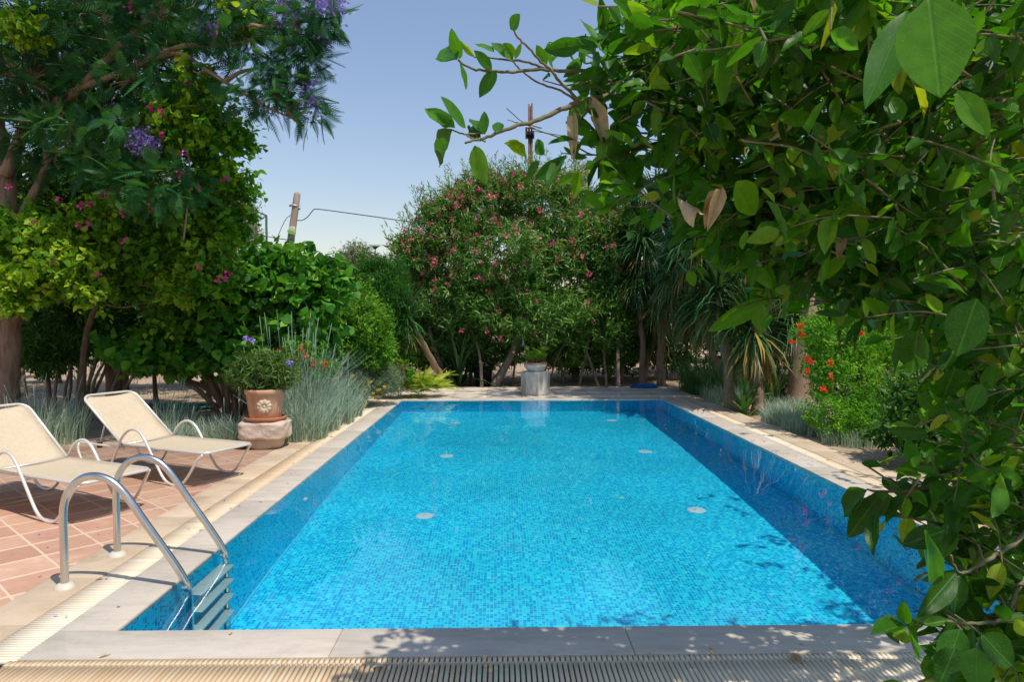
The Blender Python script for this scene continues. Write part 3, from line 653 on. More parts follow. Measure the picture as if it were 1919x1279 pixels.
wire([at(545, 403, 24), at(535, 412, 24), at(522, 440, 24.2), at(512, 470, 24.5)], .012, 'thin slack cable hanging down to the left of the leaning utility pole')
wire([at(541, 450, 24), at(520, 447, 25), at(499, 443, 27), at(470, 438, 30)], .016, 'short wire running left from the leaning utility pole to the fence mast')
rt = at(994, 195, 20.3); rb = np.array([rt[0], 20.3, -.06]); RUST = noise_mat('rusty_iron', (.10, .06, .045), (.20, .12, .09), 9, .85, .4)
p2 = empty('iron_pole', rb, 'rusty iron pole with a black insulator rising above the pink oleander', 'utility pole')
b_ = MB(); b_.box(rt+[-.07, -.03, -7.5+.0], rt+[-.02, .03, 0]); b_.box(rt+[.02, -.03, -7.5], rt+[.07, .03, .02]); b_.box(rt+[-.02, -.012, -7.5], rt+[.02, .012, -.06])
for k in range(14): b_.box(rt+[-.036, -.01, -.15-.5*k], rt+[.036, .01, -.11-.5*k])
b_.build('pole', RUST, p2)
c_ = at(993, 240, 20.3); b_ = MB(); b_.box(c_-[.14, .09, .012], c_+[.14, .09, .035]); b_.build('cap', WP, p2)
b_ = MB()
for k in (-1, 0, 1): b_.tube([c_+[k*.08, -.06, -.02], c_+[k*.08, -.06, -.30]], .045, 10)
b_.box(c_-[.13, .02, .30], c_+[.13, .08, -.02]); b_.build('insulator', noise_mat('black_porcelain', (.01, .01, .012), (.02, .02, .025), 5, .25, spec=.6), p2)
wire([at(1002, 246, 20.2), at(1040, 252, 20), at(1100, 263, 19.6), at(1180, 280, 19)], .011, 'thin wire running right from the iron pole behind the citrus leaves')
# tall sports-court style fence far left
FG = noise_mat('dark_green_steel', (.015, .05, .04), (.03, .08, .06), 9, .6)
FY = 30.; fe = empty('court_fence', (*at(300, 500, FY)[:2], -.06), 'tall dark green steel mesh fence frame standing far behind the trees on the left', 'fence')
b_ = MB()
for px in (-60, 78, 205, 330, 480): b_ = MB(); b_.tube([np.array([at(px, 400, FY)[0], FY, -.06]), at(px, 256 if px < 300 else 396, FY)], .045, 6); b_.build('fence_post', FG, fe)
b_ = MB(); b_.tube([np.array([at(499, 404, 27)[0], 27, -.06]), at(499, 404, 27)], .045, 6); b_.build('fence_post', FG, fe)
b_ = MB(); b_.tube([at(-60, 258, FY), at(205, 258, FY)], .035, 6); b_.tube([at(-60, 320, FY), at(330, 320, FY)], .035, 6)
b_.tube([at(480, 396, FY), at(499, 404, 27)], .03, 6); b_.tube([at(330, 360, FY), at(480, 396, FY)], .035, 6); b_.tube([at(478, 443, FY), at(499, 443, 27)], .03, 6)
b_.tube([at(480, 418, FY), at(499, 404, 27)], .02, 5); b_.tube([at(205, 258, FY), at(330, 360, FY)], .03, 6); b_.build('fence_rail', FG, fe)
hx = empty('white_house', (*at(640, 600, 42)[:2], -.06), 'white flat roofed house showing above the round leaved bush behind the garden', 'house')
WH = noise_mat('white_plaster', (.72, .68, .64), (.80, .77, .73), 3, .85, .05)
a = at(560, 486, 42); c = at(618, 500, 42)
b_ = MB(); b_.box((a[0]-5, 41, -.06), (c[0], 47, a[2])); b_.box((c[0]+.003, 42, -.06), (at(648, 500, 42)[0], 47, at(648, 503, 42)[2])); b_.build('wall', WH, hx)
b_ = MB(); b_.box((a[0]-5.1, 40.9, a[2]+.002), (c[0]+.1, 47.1, a[2]+.14)); b_.build('roof', noise_mat('roof_slab', (.58, .52, .48), (.66, .6, .56), 3, .8), hx)
b_ = MB(); p = at(573, 484, 42); b_.tube([p+[0, 1, 0], p+[0, 1, .35]], .2, 12); b_.build('chimney', FG, hx)
b_ = MB(); b_.box((a[0]-1.5, 40.96, a[2]-1.8), (a[0]-.3, 41.01, a[2]-.6)); b_.build('window', noise_mat('dark_glass', (.03, .04, .05), (.04, .05, .06), 3, .1), hx)
# ------------------------------------------------------------------ vegetation
BARK = noise_mat('brown_bark', (.14, .085, .055), (.30, .20, .14), 5, .9, .9, (.22, .15, .10), stretch=(3, 3, .6))
GBARK = noise_mat('grey_bark', (.16, .12, .09), (.32, .26, .20), 6, .9, .8, stretch=(3, 3, .5))
TWIG = noise_mat('twig_bark', (.10, .07, .045), (.20, .14, .09), 12, .85, .3)
L_JAC = leaf_mat('jacaranda_leaf', [(0, (.010, .060, .028)), (.5, (.020, .105, .035)), (.85, (.05, .18, .04)), (1, (.10, .26, .05))], .35)
L_BOU = leaf_mat('bougainvillea_leaf', [(0, (.04, .14, .012)), (.3, (.11, .28, .016)), (.65, (.28, .46, .025)), (1, (.50, .62, .06))], .5)
L_OLI = leaf_mat('olive_leaf', [(0, (.10, .15, .07)), (.5, (.21, .26, .14)), (1, (.40, .44, .30))], .25, .55)
L_ROU = leaf_mat('round_bush_leaf', [(0, (.022, .11, .014)), (.5, (.07, .25, .025)), (.85, (.17, .40, .035)), (1, (.30, .50, .06))], .42, .45)
L_DRK = leaf_mat('dark_shrub_leaf', [(0, (.02, .075, .012)), (.6, (.05, .15, .02)), (1, (.12, .24, .03))], .3)
L_PIT = leaf_mat('light_shrub_leaf', [(0, (.05, .16, .015)), (.5, (.11, .29, .02)), (1, (.27, .44, .04))], .4)
L_PIN = leaf_mat('needle_leaf', [(0, (.02, .10, .015)), (.6, (.05, .20, .02)), (1, (.10, .28, .04))], .25, .6)
L_YUC = leaf_mat('yucca_leaf', [(0, (.015, .065, .02)), (.5, (.035, .13, .03)), (.8, (.07, .19, .05)), (1, (.16, .24, .10))], .2, .38, spec=.5)
L_DRY = leaf_mat('yucca_dry_leaf', [(0, (.13, .075, .03)), (.5, (.24, .17, .05)), (1, (.36, .32, .06))], .25, .6, tc=(1.2, 1.1, .7))
L_OLE = leaf_mat('oleander_leaf', [(0, (.03, .12, .018)), (.45, (.09, .24, .03)), (.75, (.19, .36, .07)), (.94, (.34, .48, .15)), (1, (.55, .42, .06))], .3, .4, spec=.45)
L_POM = leaf_mat('pomegranate_leaf', [(0, (.035, .16, .012)), (.5, (.12, .36, .02)), (1, (.32, .56, .04))], .45)
L_CIT = leaf_mat('citrus_leaf', [(0, (.014, .060, .006)), (.4, (.040, .155, .010)), (.7, (.085, .26, .014)), (.9, (.19, .37, .018)), (1, (.38, .44, .03))], .48, .40, tc=(1.4, 1.5, .35), spec=.32, rib=(.09, .27, .035))
L_DED = leaf_mat('dead_leaf', [(0, (.40, .27, .13)), (.5, (.58, .46, .28)), (1, (.72, .64, .46))], .3, .7, tc=(1.2, 1, .7), rib=(.30, .20, .10))
L_GRA = leaf_mat('blue_grass', [(0, (.16, .25, .19)), (.5, (.36, .48, .38)), (.85, (.54, .62, .48)), (1, (.64, .62, .40))], .35, .6, tc=(1.1, 1.15, .8))
L_GRN = leaf_mat('green_grass', [(0, (.03, .12, .03)), (.5, (.08, .22, .05)), (1, (.22, .36, .12))], .3, .55)
L_SAN = leaf_mat('grey_shrub_leaf', [(0, (.08, .13, .07)), (.5, (.18, .26, .13)), (1, (.34, .38, .22))], .25, .6)
L_FRN = leaf_mat('fern_leaf', [(0, (.12, .22, .015)), (.5, (.30, .42, .03)), (1, (.50, .56, .06))], .4)
F_PUR = leaf_mat('violet_flower', [(0, (.22, .14, .48)), (.5, (.36, .25, .66)), (1, (.52, .42, .80))], .35, .6, tc=(1, 1, 1.1))
F_MAG = leaf_mat('magenta_bract', [(0, (.42, .01, .14)), (.6, (.62, .02, .24)), (1, (.70, .10, .32))], .35, .6, tc=(1.1, .9, 1))
F_PNK = leaf_mat('pink_flower', [(0, (.62, .06, .12)), (.5, (.78, .16, .24)), (1, (.85, .34, .38))], .3, .6, tc=(1, 1, 1))
F_RED = leaf_mat('red_flower', [(0, (.60, .012, .02)), (.6, (.75, .03, .03)), (1, (.80, .12, .08))], .3, .6, tc=(1, 1, 1))
F_ORA = leaf_mat('orange_flower', [(0, (.70, .05, .01)), (1, (.85, .14, .03))], .3, .6, tc=(1, 1, 1))
F_YEL = leaf_mat('yellow_flower', [(0, (.72, .48, .01)), (1, (.85, .65, .04))], .3, .6, tc=(1, 1, 1))
F_ROS = leaf_mat('dried_flower_head', [(0, (.28, .07, .06)), (.6, (.46, .17, .15)), (1, (.62, .30, .26))], .25, .7, tc=(1, 1, 1))

def foliage(root, name, blobs, n, m_, tpl=T_LEAF, stems=None, nt_=0, tw=.25, **kw):
    P, D, N, L, Wd, tn, (C, D0) = sprigs(blobs, n, **kw)
    g = P[:, 2] > .0
    leafmesh(name, tpl, P[g], D[g], N[g], L[g], Wd[g], tn[g], m_, root)
    if nt_: 
        b_ = MB(); twigs(b_, C, D0, nt_, tw); tag(b_.build('twigs', TWIG, root), kind='stuff')
    return C, D0
def petals(name, C, m_, parent, n=10, R_=.05, s=.03, w=.7):
    """a flower cluster at each centre: n petals facing outward"""
    C = np.repeat(np.asarray(C), n, 0); u = unit(rng.normal(size=C.shape)); P = C + u*R_*rng.random((len(C), 1))
    D = unit(u + rng.normal(size=u.shape)*.6); N = unit(np.cross(D, rng.normal(size=u.shape)))
    L = s*(.7+.6*rng.random(len(P))); return leafmesh(name, T_LEAF, P, D, N, L, L*w, rng.random(len(P)), m_, parent)
def grow(root, base, ctrl, r0, r1, m_=BARK, name='trunk', k=12):
    b_ = MB(); P = bez([base]+ctrl, 7); rr_ = np.linspace(r0, r1, len(P)); rr_[0] *= 1.35; rr_[1] *= 1.18; rr_[2] *= 1.07
    P = P + rng.normal(size=P.shape)*r1*.12; b_.tube(P, rr_, k); b_.build(name, m_, root, smooth=True); return P
def petals_each(name, C, m_, parent, n=10, R_=.05, s=.03, w=.7):
    for c in np.asarray(C): petals(name, np.repeat([c], 2, 0), m_, parent, n, R_, s, w)
def thing_at(name, xy, label, cat, group=None, z=-.055): return empty(name, (xy[0], xy[1], z), label, cat, group)

# ---- jacaranda at the left edge
def jacaranda(root, fblobs, nf, roots, limbt, flowers, Lf=.30, fl_n=70, fl_R=.13):
    b_ = MB(); limbs(b_, roots, limbt, .030, k=7, n=7, wob=.22); C, O, k_ = sample(fblobs, nf, .3)
    sel = rng.choice(len(C), min(150, len(C)), replace=False); limbs(b_, list(limbt)+list(roots), C[sel], .014, k=4, n=4, wob=.2)
    b_.build('branches', BARK, root, smooth=True)
    D = unit(O*.6+rng.normal(size=C.shape)*.75+[0, 0, .0]); N = unit(rng.normal(size=C.shape)*.45+[0, 0, 1.])
    L = Lf*(.7+.6*rng.random(nf)); tn = rng.random(nf)*.8+.1*rng.random(nf)
    leafmesh('foliage', T_FROND, C, D, N, L, L*1.1, tn, L_JAC, root)
    if len(flowers):
        cl = []
        for f_ in flowers:
            c = at(f_[0], f_[1], f_[2]); s = f_[3]*f_[2]/F
            cl.append(c + rng.normal(size=(int(fl_n*(f_[4] if len(f_) > 4 else 1)), 3))*s*.45)
        tag(petals('blossom', np.concatenate(cl), F_PUR, root, 4, .03, .042, .55), kind='stuff')
ja = thing_at('jacaranda_tree', (at(8, 700, 9.5)[0], 9.5), 'big jacaranda with thick brown trunk at the left edge, feathery leaves, violet blossom', 'jacaranda tree', 'jacaranda trees')
T = grow(ja, np.array([at(0, 700, 9.5)[0], 9.5, -.06]), [at(6, 700, 9.5), at(12, 610, 9.5), at(22, 540, 9.5), at(14, 450, 9.6), at(8, 330, 9.7), at(-10, 220, 9.8), at(-40, 60, 9.9)], .21, .10, name='trunk')
b1 = bez([at(14, 470, 9.6), at(45, 395, 9.7), at(88, 300, 9.8), at(60, 215, 9.6), at(5, 120, 9.3)], 6)
b2 = bez([at(10, 330, 9.6), at(60, 215, 9.6), at(110, 190, 9.5), at(150, 165, 9.2), at(220, 90, 9), at(290, 20, 8.8), at(300, -60, 8.7)], 6)
b3 = bez([at(150, 165, 9.2), at(240, 130, 8.6), at(335, 88, 8.3), at(400, 85, 8.1), at(470, 75, 8), at(540, 40, 7.9)], 6)
b4 = bez([at(240, 130, 8.6), at(330, 100, 8.3), at(385, 130, 8.1), at(440, 165, 8), at(500, 200, 7.9), at(555, 225, 7.9)], 6)
b5 = bez([at(470, 75, 8), at(500, 60, 7.9), at(520, 20, 7.9), at(530, -40, 7.8)], 5)
b_ = MB()
for P, r_ in ((b1, .07), (b2, .085), (b3, .042), (b4, .032), (b5, .02)): b_.tube(P, np.linspace(r_, r_*.3, len(P)), 8)
b_.build('limb', BARK, ja, smooth=True)
fb1 = blobs_from([(40, 60, 9.4, 120, 90), (170, 20, 9.0, 120, 80), (300, 30, 8.6, 110, 70), (60, 150, 9.3, 110, 60), (420, 20, 8.2, 90, 50),
                  (250, 150, 8.6, 110, 60), (350, 130, 8.3, 80, 60), (110, 260, 9.6, 100, 60), (30, 230, 9.6, 70, 60), (300, -60, 8.7, 300, 60, 1.5)])
fb2 = blobs_from([(560, 50, 7.9, 55, 45, .35), (600, 25, 7.9, 40, 45, .35), (575, 100, 7.9, 35, 35, .3), (540, 165, 7.9, 45, 28, .3), (575, 205, 7.9, 30, 32, .25), (500, 120, 7.9, 45, 30, .3), (480, 185, 8, 45, 25, .3), (450, 55, 8, 60, 40, .4)])
jr = [b2[-1], b2[-8], b1[-1], b3[10], b3[18], b3[-1], b4[8], b4[16], b4[-1], b5[-1], b5[6]]
Cx, Ox, kx = sample(fb2, 560, .15); Lx = .27*(.6+.6*rng.random(560))
leafmesh('outer_fronds', T_FROND, Cx, unit(Ox*.6+rng.normal(size=Cx.shape)*.7+[0, 0, -.25]), unit(rng.normal(size=Cx.shape)*.6+[0, 0, 1.]), Lx, Lx*1.0, .2+.7*rng.random(560), L_JAC, ja)
jacaranda(ja, fb1, 1500, jr, [c for c, r in fb1] + [c for c, r in fb2], [(600, 12, 7.9, 34, 1.6), (628, 18, 7.9, 22), (545, 22, 7.9, 30), (530, 50, 7.9, 18, .6), (582, 190, 7.9, 22), (575, 160, 7.9, 16, .5), (385, 52, 8, 18), (262, 265, 8.2, 24, 1.6), (282, 268, 8.2, 16), (265, 120, 8.6, 14, .5), (225, 215, 9, 22, .6), (200, 225, 9, 16, .4), (520, 150, 8, 14, .4), (8, 50, 9, 14, .4), (605, 70, 7.9, 14, .5), (450, 10, 8, 22, .5), (130, 100, 9.3, 20, .3)])
ex = blobs_from([(85, 235, 8.6, 40, 18), (160, 230, 8.4, 60, 25), (225, 240, 8.2, 60, 22), (300, 350, 8.3, 90, 40), (250, 330, 8.4, 60, 35), (190, 300, 8.5, 50, 28)])
C, O, k_ = sample(ex, 420, .2); L = .25*(.7+.6*rng.random(420))
leafmesh('lower_fronds', T_FROND, C, unit(O*.5+rng.normal(size=C.shape)*.6), unit(rng.normal(size=C.shape)*.35+[0, 0, 1.]), L, L*1.1, .45+.5*rng.random(420), L_JAC, ja)

# ---- second trunk tree with the bougainvillea climbing over it
t2 = thing_at('dark_trunk_tree', (at(215, 700, 11.5)[0], 11.5), 'dark narrow trunk behind the loungers carrying a shaded crown wrapped in bougainvillea', 'tree')
Pt = grow(t2, np.array([at(215, 700, 11.5)[0], 11.5, -.06]), [at(213, 690, 11.5), at(225, 600, 11.4), at(190, 450, 11.3), at(150, 290, 11.2), at(148, 190, 11.1), at(165, 60, 11)], .13, .09)
Pt2 = grow(t2, np.array([at(232, 700, 11.6)[0], 11.6, -.06]), [at(234, 690, 11.6), at(262, 560, 11.6), at(300, 450, 11.6), at(330, 330, 11.4)], .09, .05)
b_ = MB(); tb_ = blobs_from([(170, 330, 11.2, 120, 80), (90, 120, 11.4, 120, 100), (240, 40, 11, 140, 90), (60, 380, 11.4, 100, 90), (260, 430, 11.4, 110, 80), (200, 200, 11.5, 100, 70), (340, 200, 10.5, 70, 70), (150, 500, 11.6, 130, 60)])
limbs(b_, [Pt[i] for i in (20, 28, 34, -1)]+[Pt2[-1], Pt2[14]], [c for c, r in tb_], .05); b_.build('branches', BARK, t2, smooth=True)
foliage(t2, 'foliage', tb_, 2900, L_DRK, nt_=300, per=10, spread=.17, L=.12, Wr=.45, shell=.2)

bo = thing_at('bougainvillea', (at(150, 700, 10.4)[0], 10.4), 'climbing bougainvillea with bright yellow green leaves and magenta flowers hanging over the loungers', 'climber')
Pb = grow(bo, np.array([at(150, 700, 10.4)[0], 10.4, -.06]), [at(160, 640, 10.3), at(190, 540, 10), at(170, 440, 9.6), at(240, 330, 9.4), at(340, 220, 9)], .05, .03, TWIG, 'stem')
bb1 = blobs_from([(60, 520, 8.9, 80, 45), (130, 500, 8.7, 70, 50), (165, 545, 8.6, 35, 35), (30, 560, 8.8, 50, 28), (110, 440, 9.0, 90, 40), (200, 420, 9.2, 90, 50), (290, 480, 9.3, 70, 60),
    (330, 530, 9.2, 40, 45), (380, 470, 9.3, 60, 60), (400, 520, 9.3, 50, 40), (340, 400, 9.2, 80, 60), (430, 420, 9.4, 45, 60), (410, 340, 9.4, 60, 30, .4), (455, 350, 9.3, 25, 28, .3),
    (370, 160, 8.4, 40, 40, .4), (350, 240, 8.6, 60, 50, .5), (420, 250, 8.6, 45, 50, .4), (455, 265, 8.6, 20, 20, .25), (390, 300, 9, 40, 35, .4), (20, 440, 9.2, 70, 60), (450, 20, 8.1, 30, 30, .3), (470, 50, 8.1, 22, 20, .3), (40, 50, 8.6, 40, 25, .3), (300, 250, 9, 60, 60), (240, 520, 9.6, 60, 50), (330, 600, 9.8, 50, 40)])
L_BOG = leaf_mat('bougainvillea_green_leaf', [(0, (.03, .11, .01)), (.45, (.08, .25, .016)), (.8, (.18, .40, .022)), (1, (.36, .54, .04))], .5)
yel = [b for b in range(len(bb1)) if b in (0, 1, 2, 3, 4, 5, 7, 8, 12, 14, 15, 20, 21, 22)]; grn = [b for b in range(len(bb1)) if b not in yel]
foliage(bo, 'green_foliage', [bb1[i] for i in grn], 1050, L_BOG, tpl=T_HEART, nt_=200, tw=.3, per=9, spread=.15, L=.075, Wr=.8, droop=.5, up=-.1, shell=.2, jit=.9)
foliage(bo, 'inner_foliage', [(c, r*.8) for c, r in [bb1[i] for i in yel]], 420, L_BOG, tpl=T_HEART, per=9, spread=.14, L=.07, Wr=.8, droop=.5, up=-.1, shell=.1)
Cb, Db = foliage(bo, 'foliage', [bb1[i] for i in yel], 1150, L_BOU, tpl=T_HEART, nt_=260, tw=.3, per=9, spread=.14, L=.066, lv=.5, Wr=.8, droop=.5, up=-.1, shell=.3, jit=.9)
b_ = MB(); limbs(b_, [Pb[i] for i in (12, 20, 26, -1)], [c for c, r in bb1], .016, k=5, wob=.2)
b_.tube(bez([at(335, 212, 8.5), at(345, 262, 8.5), at(354, 300, 8.5), at(357, 345, 8.5), at(350, 400, 8.5), at(344, 450, 8.6)], 7), .011, 6)
b_.build('vines', GBARK, bo, smooth=True)
mg = [(235, 452), (183, 515), (100, 493), (84, 493), (372, 500), (418, 520), (408, 527), (350, 150), (282, 203), (302, 210), (438, 12), (445, 30), (455, 45), (435, 38), (460, 52), (343, 288), (338, 325), (192, 365), (200, 358), (150, 385), (170, 383), (228, 400), (280, 390), (420, 335), (436, 210), (300, 250), (370, 350), (60, 415), (112, 372), (15, 352), (428, 515), (165, 425), (147, 422), (240, 10)]
petals_each('flower_cluster', [at(x, y, 8.15 if y < 330 else 8.35) for x, y in mg], F_MAG, bo, 4, .035, .042, .8)
dk = np.array([at(x, y, 9.9) for x, y in [(265, 545), (262, 560), (270, 570), (300, 585), (200, 480), (210, 478), (225, 485), (196, 500), (320, 590), (290, 580), (180, 500), (220, 395), (250, 400), (275, 385)] for _ in range(2)]) + rng.normal(size=(28, 3))*.07
petals_each('flower_cluster', dk[::2], F_MAG, bo, 6, .05, .04, .8)

# ---- olive behind, left
ol = thing_at('olive_tree', (at(430, 600, 15)[0], 15), 'silvery grey olive crown between the bougainvillea and the leaning pole', 'olive tree', 'olive trees')
ob = blobs_from([(430, 420, 15, 50, 50), (395, 390, 15, 60, 60), (455, 440, 15, 32, 35), (400, 470, 15, 60, 40), (340, 380, 15, 50, 70), (255, 320, 15, 60, 50), (440, 375, 15, 38, 30), (200, 300, 15.5, 60, 50)])
P = grow(ol, np.array([at(420, 600, 15)[0], 15, -.06]), [at(418, 640, 15), at(405, 560, 15), at(415, 480, 15)], .14, .08, GBARK)
b_ = MB(); limbs(b_, [P[-1], P[-6]], [c for c, r in ob], .045); b_.build('branches', GBARK, ol, smooth=True)
foliage(ol, 'foliage', ob, 2600, L_OLI, nt_=300, per=12, spread=.18, L=.085, Wr=.20, up=.5)

# ---- round leaved bush
rb_ = thing_at('round_leaved_bush', (at(450, 700, 10.8)[0], 10.8), 'large bright green bush with round leaves behind the blue grey grass', 'bush')
rbl = blobs_from([(470, 545, 10.4, 100, 65), (545, 520, 10.6, 75, 55), (600, 545, 10.8, 55, 50), (500, 500, 10.8, 60, 35), (420, 590, 10.3, 90, 60), (540, 600, 10.5, 80, 60), (440, 650, 10.2, 80, 50), (340, 600, 10.4, 60, 45), (290, 665, 10, 70, 26, .5), (580, 640, 10.8, 50, 50), (360, 660, 10.3, 70, 40), (250, 650, 10, 50, 22, .4), (390, 520, 10.8, 50, 40), (620, 520, 11, 30, 30, .4), (375, 560, 10.5, 70, 60)])
b_ = MB(); bp2 = np.array([at(440, 700, 10.8)[0], 10.8, -.06]); limbs(b_, [bp2, bp2+[.1, .1, 0], bp2+[-.12, 0, 0]], [c for c, r in rbl], .05, wob=.15); b_.build('branches', BARK, rb_, smooth=True)
foliage(rb_, 'foliage', rbl, 1500, L_ROU, tpl=T_HEART, nt_=150, tw=.3, per=7, spread=.18, lv=.42, L=.118, Wr=.95, droop=.45, up=.25, shell=.6)

# ---- shaded oleander-like shrub at the left with many stems
ds = thing_at('shaded_shrub', (at(160, 730, 11)[0], 11), 'dark leafy shrub on many brown stems in the shade beside the jacaranda trunk', 'shrub')
dbl = blobs_from([(90, 620, 10.8, 75, 60), (165, 600, 10.8, 60, 60), (60, 570, 11, 60, 50), (120, 560, 11, 80, 45), (80, 665, 10.8, 50, 25, .4), (220, 580, 11, 50, 60), (270, 600, 11.4, 60, 50), (180, 640, 10.8, 30, 30, .3), (320, 560, 11.6, 60, 60), (240, 500, 11.6, 80, 50)])
b_ = MB()
for i in range(11):
    x = 118+i*9; b0 = np.array([at(x, 740, 11)[0]-.1, 11+rng.normal()*.15, -.06]); tt = at(110+i*16+rng.normal()*12, 640-rng.random()*30, 11)
    b_.tube(bez([b0, (b0+tt)/2+rng.normal(size=3)*.08, tt, at(100+i*18, 570, 11)], 5), np.linspace(.028, .012, 16), 6)
b_.build('stems', GBARK, ds, smooth=True)
foliage(ds, 'foliage', dbl, 1700, L_DRK, nt_=100, per=9, spread=.14, L=.12, Wr=.22, up=.1)

# ---- light green rounded shrub by the path
ps = thing_at('light_green_shrub', (at(680, 700, 12)[0]-.3, 12.2), 'rounded light green small leaved shrub beside the left edge of the pool', 'shrub')
pbl = blobs_from([(680, 620, 12, 50, 60), (640, 600, 12, 55, 50), (705, 650, 12, 32, 45), (660, 660, 12, 55, 35), (650, 550, 12.6, 50, 30), (620, 560, 12.4, 40, 40), (700, 600, 12.2, 30, 35), (610, 630, 12, 40, 40), (600, 590, 12.2, 40, 40)])
b_ = MB(); b0 = np.array([at(670, 700, 12.1)[0], 12.1, -.06]); limbs(b_, [b0, b0+[.15, 0, 0], b0-[.2, 0, 0]], [c for c, r in pbl], .03); b_.build('branches', TWIG, ps, smooth=True)
foliage(ps, 'foliage', pbl, 2700, L_PIT, nt_=150, per=10, spread=.10, L=.062, Wr=.42, up=.7, shell=.65)

# ---- conifer-like shrub and far olive
cn = thing_at('araucaria', (at(705, 600, 14.5)[0], 14.5), 'young conifer with dark green needle tufts between the light shrub and the oleander', 'conifer')
cbl = blobs_from([(700, 520, 14.5, 45, 28), (725, 550, 14.5, 45, 30), (690, 555, 14.5, 40, 30), (703, 495, 14.5, 28, 18), (735, 590, 14.5, 35, 35), (740, 510, 14.8, 30, 30), (700, 590, 14.5, 40, 30), (740, 640, 14.6, 40, 50)])
P = grow(cn, np.array([at(708, 600, 14.5)[0], 14.5, -.06]), [at(708, 640, 14.5), at(706, 560, 14.5), at(703, 470, 14.5)], .06, .012, TWIG)
b_ = MB(); limbs(b_, [P[i] for i in range(8, len(P), 2)], [c for c, r in cbl], .015); b_.build('branches', TWIG, cn)
foliage(cn, 'foliage', cbl, 1500, L_PIN, per=16, spread=.12, L=.10, Wr=.10, up=.3, jit=1.0)
c = at(703, 468, 14.5); k_ = 26; an = np.linspace(0, 2*math.pi, k_); D = np.stack([np.cos(an), np.sin(an), .8+0*an], 1)
leafmesh('top_tuft', T_BLADE, np.repeat([c], k_, 0), D, np.repeat([[0, 0, 1.]], k_, 0), np.full(k_, .2), np.full(k_, .022), rng.random(k_), L_PIN, cn)
def small_olive(px, Y, blobs, n, label):
    o = thing_at('olive_tree', (at(px, 600, Y)[0], Y), label, 'olive tree', 'olive trees'); bl = blobs_from(blobs)
    P = grow(o, np.array([at(px, 600, Y)[0], Y, -.06]), [at(px-3, 590, Y), at(px+3, 540, Y)], .16, .08, GBARK)
    b_ = MB(); limbs(b_, [P[-1], P[-4]], [c for c, r in bl], .05); b_.build('branches', GBARK, o, smooth=True)
    foliage(o, 'foliage', bl, n, L_OLI, per=12, spread=.25, L=.13, Wr=.22, up=.6)
small_olive(655, 21, [(655, 490, 21, 30, 22), (680, 500, 21, 30, 30), (640, 515, 21, 30, 18), (672, 475, 21, 12, 14), (630, 540, 21, 30, 25), (640, 580, 21, 40, 30)], 900, 'small hazy grey olive seen over the light shrub, left of the conifer')
small_olive(1085, 24, [(1080, 350, 24, 28, 30), (1085, 325, 24, 18, 20), (1060, 370, 24, 30, 30), (1095, 390, 24, 25, 30), (1070, 440, 24, 40, 50), (1130, 430, 24, 30, 40)], 900, 'tall thin grey olive rising behind the right side of the pink oleander')

# ---- yuccas
def rosette(P_, n, L, Wd, lo, hi, mat_, root, name, droop=.0, tpl=T_BLADE):
    an = rng.random(n)*2*math.pi; el = rng.uniform(lo, hi, n); D = np.stack([np.cos(an)*np.cos(el), np.sin(an)*np.cos(el), np.sin(el)], 1)
    N = unit(np.array([0, 0, 1.])-D*D[:, 2:3]+rng.normal(size=D.shape)*.15); Ls = L*(.75+.5*rng.random(n)); base = P_ + D*.04 + np.stack([0*an, 0*an, rng.uniform(-.18, .12, n)], 1)
    leafmesh(name, tpl, base, D, N, Ls, np.full(n, Wd), rng.random(n), mat_, root, curl=.6+rng.random(n)*1.6+droop)
def yucca(loc, heads, label, r0=.10, r1=.07, skirt=60, n=110, L=.65, grp='yucca trees on bare trunks'):
    root = thing_at('yucca_tree', loc, label, 'yucca', grp); b0 = np.array([loc[0], loc[1], -.06])
    for i, h in enumerate(heads):
        h = np.asarray(h); h0 = np.asarray(heads[0]); st = b0 if i == 0 else b0+(h0-b0)*.45; grow(root, st, [st+(h-st)*.35+[rng.normal()*.04, 0, 0], st+(h-st)*.7, h], r0*(1, .6)[i > 0], r1*(1, .8)[i > 0], BARK, 'trunk' if i == 0 else 'limb')
        rosette(h, n, L, .045, -.25, 1.45, L_YUC, root, 'leaf_crown'); rosette(h-[0, 0, .22], skirt, L*.9, .04, -1.45, -.35, L_DRY, root, 'dry_skirt', droop=-.2)
        rosette(h-[0, 0, .10], n//2, L*1.0, .04, -1.1, .0, L_YUC, root, 'lower_leaves')
yucca((at(850, 700, 13.9)[0]-.25, 15.75), [at(762, 590, 14.6)], 'leaning yucca with yellow lower leaves left of the pink oleander', .08, .06, 60, 90, .62)
yucca((3.77, 15.9), [at(1243, 545, 15.9), at(1205, 445, 16)], 'tallest yucca with the thick trunk just behind the back right corner of the paving', .095, .075, 70, 240, .95)
yucca((3.33, 16.1), [at(1196, 500, 16.2), at(1228, 385, 16.5)], 'slimmer dark trunked yucca directly left of the tallest yucca', .07, .06, 60, 240, .95)
yucca((3.05, 17.2), [at(1178, 420, 17.3)], 'thin dark yucca trunk furthest left in the group behind the paving', .05, .05, 50, 200, .9)
yucca((4.0, 11.75), [at(1345, 545, 12), at(1300, 440, 12.3)], 'yucca in the grass right of the pool, left one of the near pair', .095, .07, 90, 220, .85)
yucca((4.3, 11.3), [at(1412, 600, 11.4), at(1400, 480, 12)], 'yucca with a long skirt of dry yellow leaves, second of the near pair', .10, .08, 150, 170, .85)
yucca((5.1, 14.2), [at(1465, 560, 14.2), at(1350, 400, 15), at(1280, 350, 16)], 'yucca farther back between the near pair and the pomegranate', .09, .07, 60, 220, 1.0)
yucca((3.55, 17.0), [at(1262, 470, 17), at(1225, 600, 17.2)], 'yucca hidden in the dark between the tallest yucca and the grass clumps', .06, .05, 70, 220, .95)
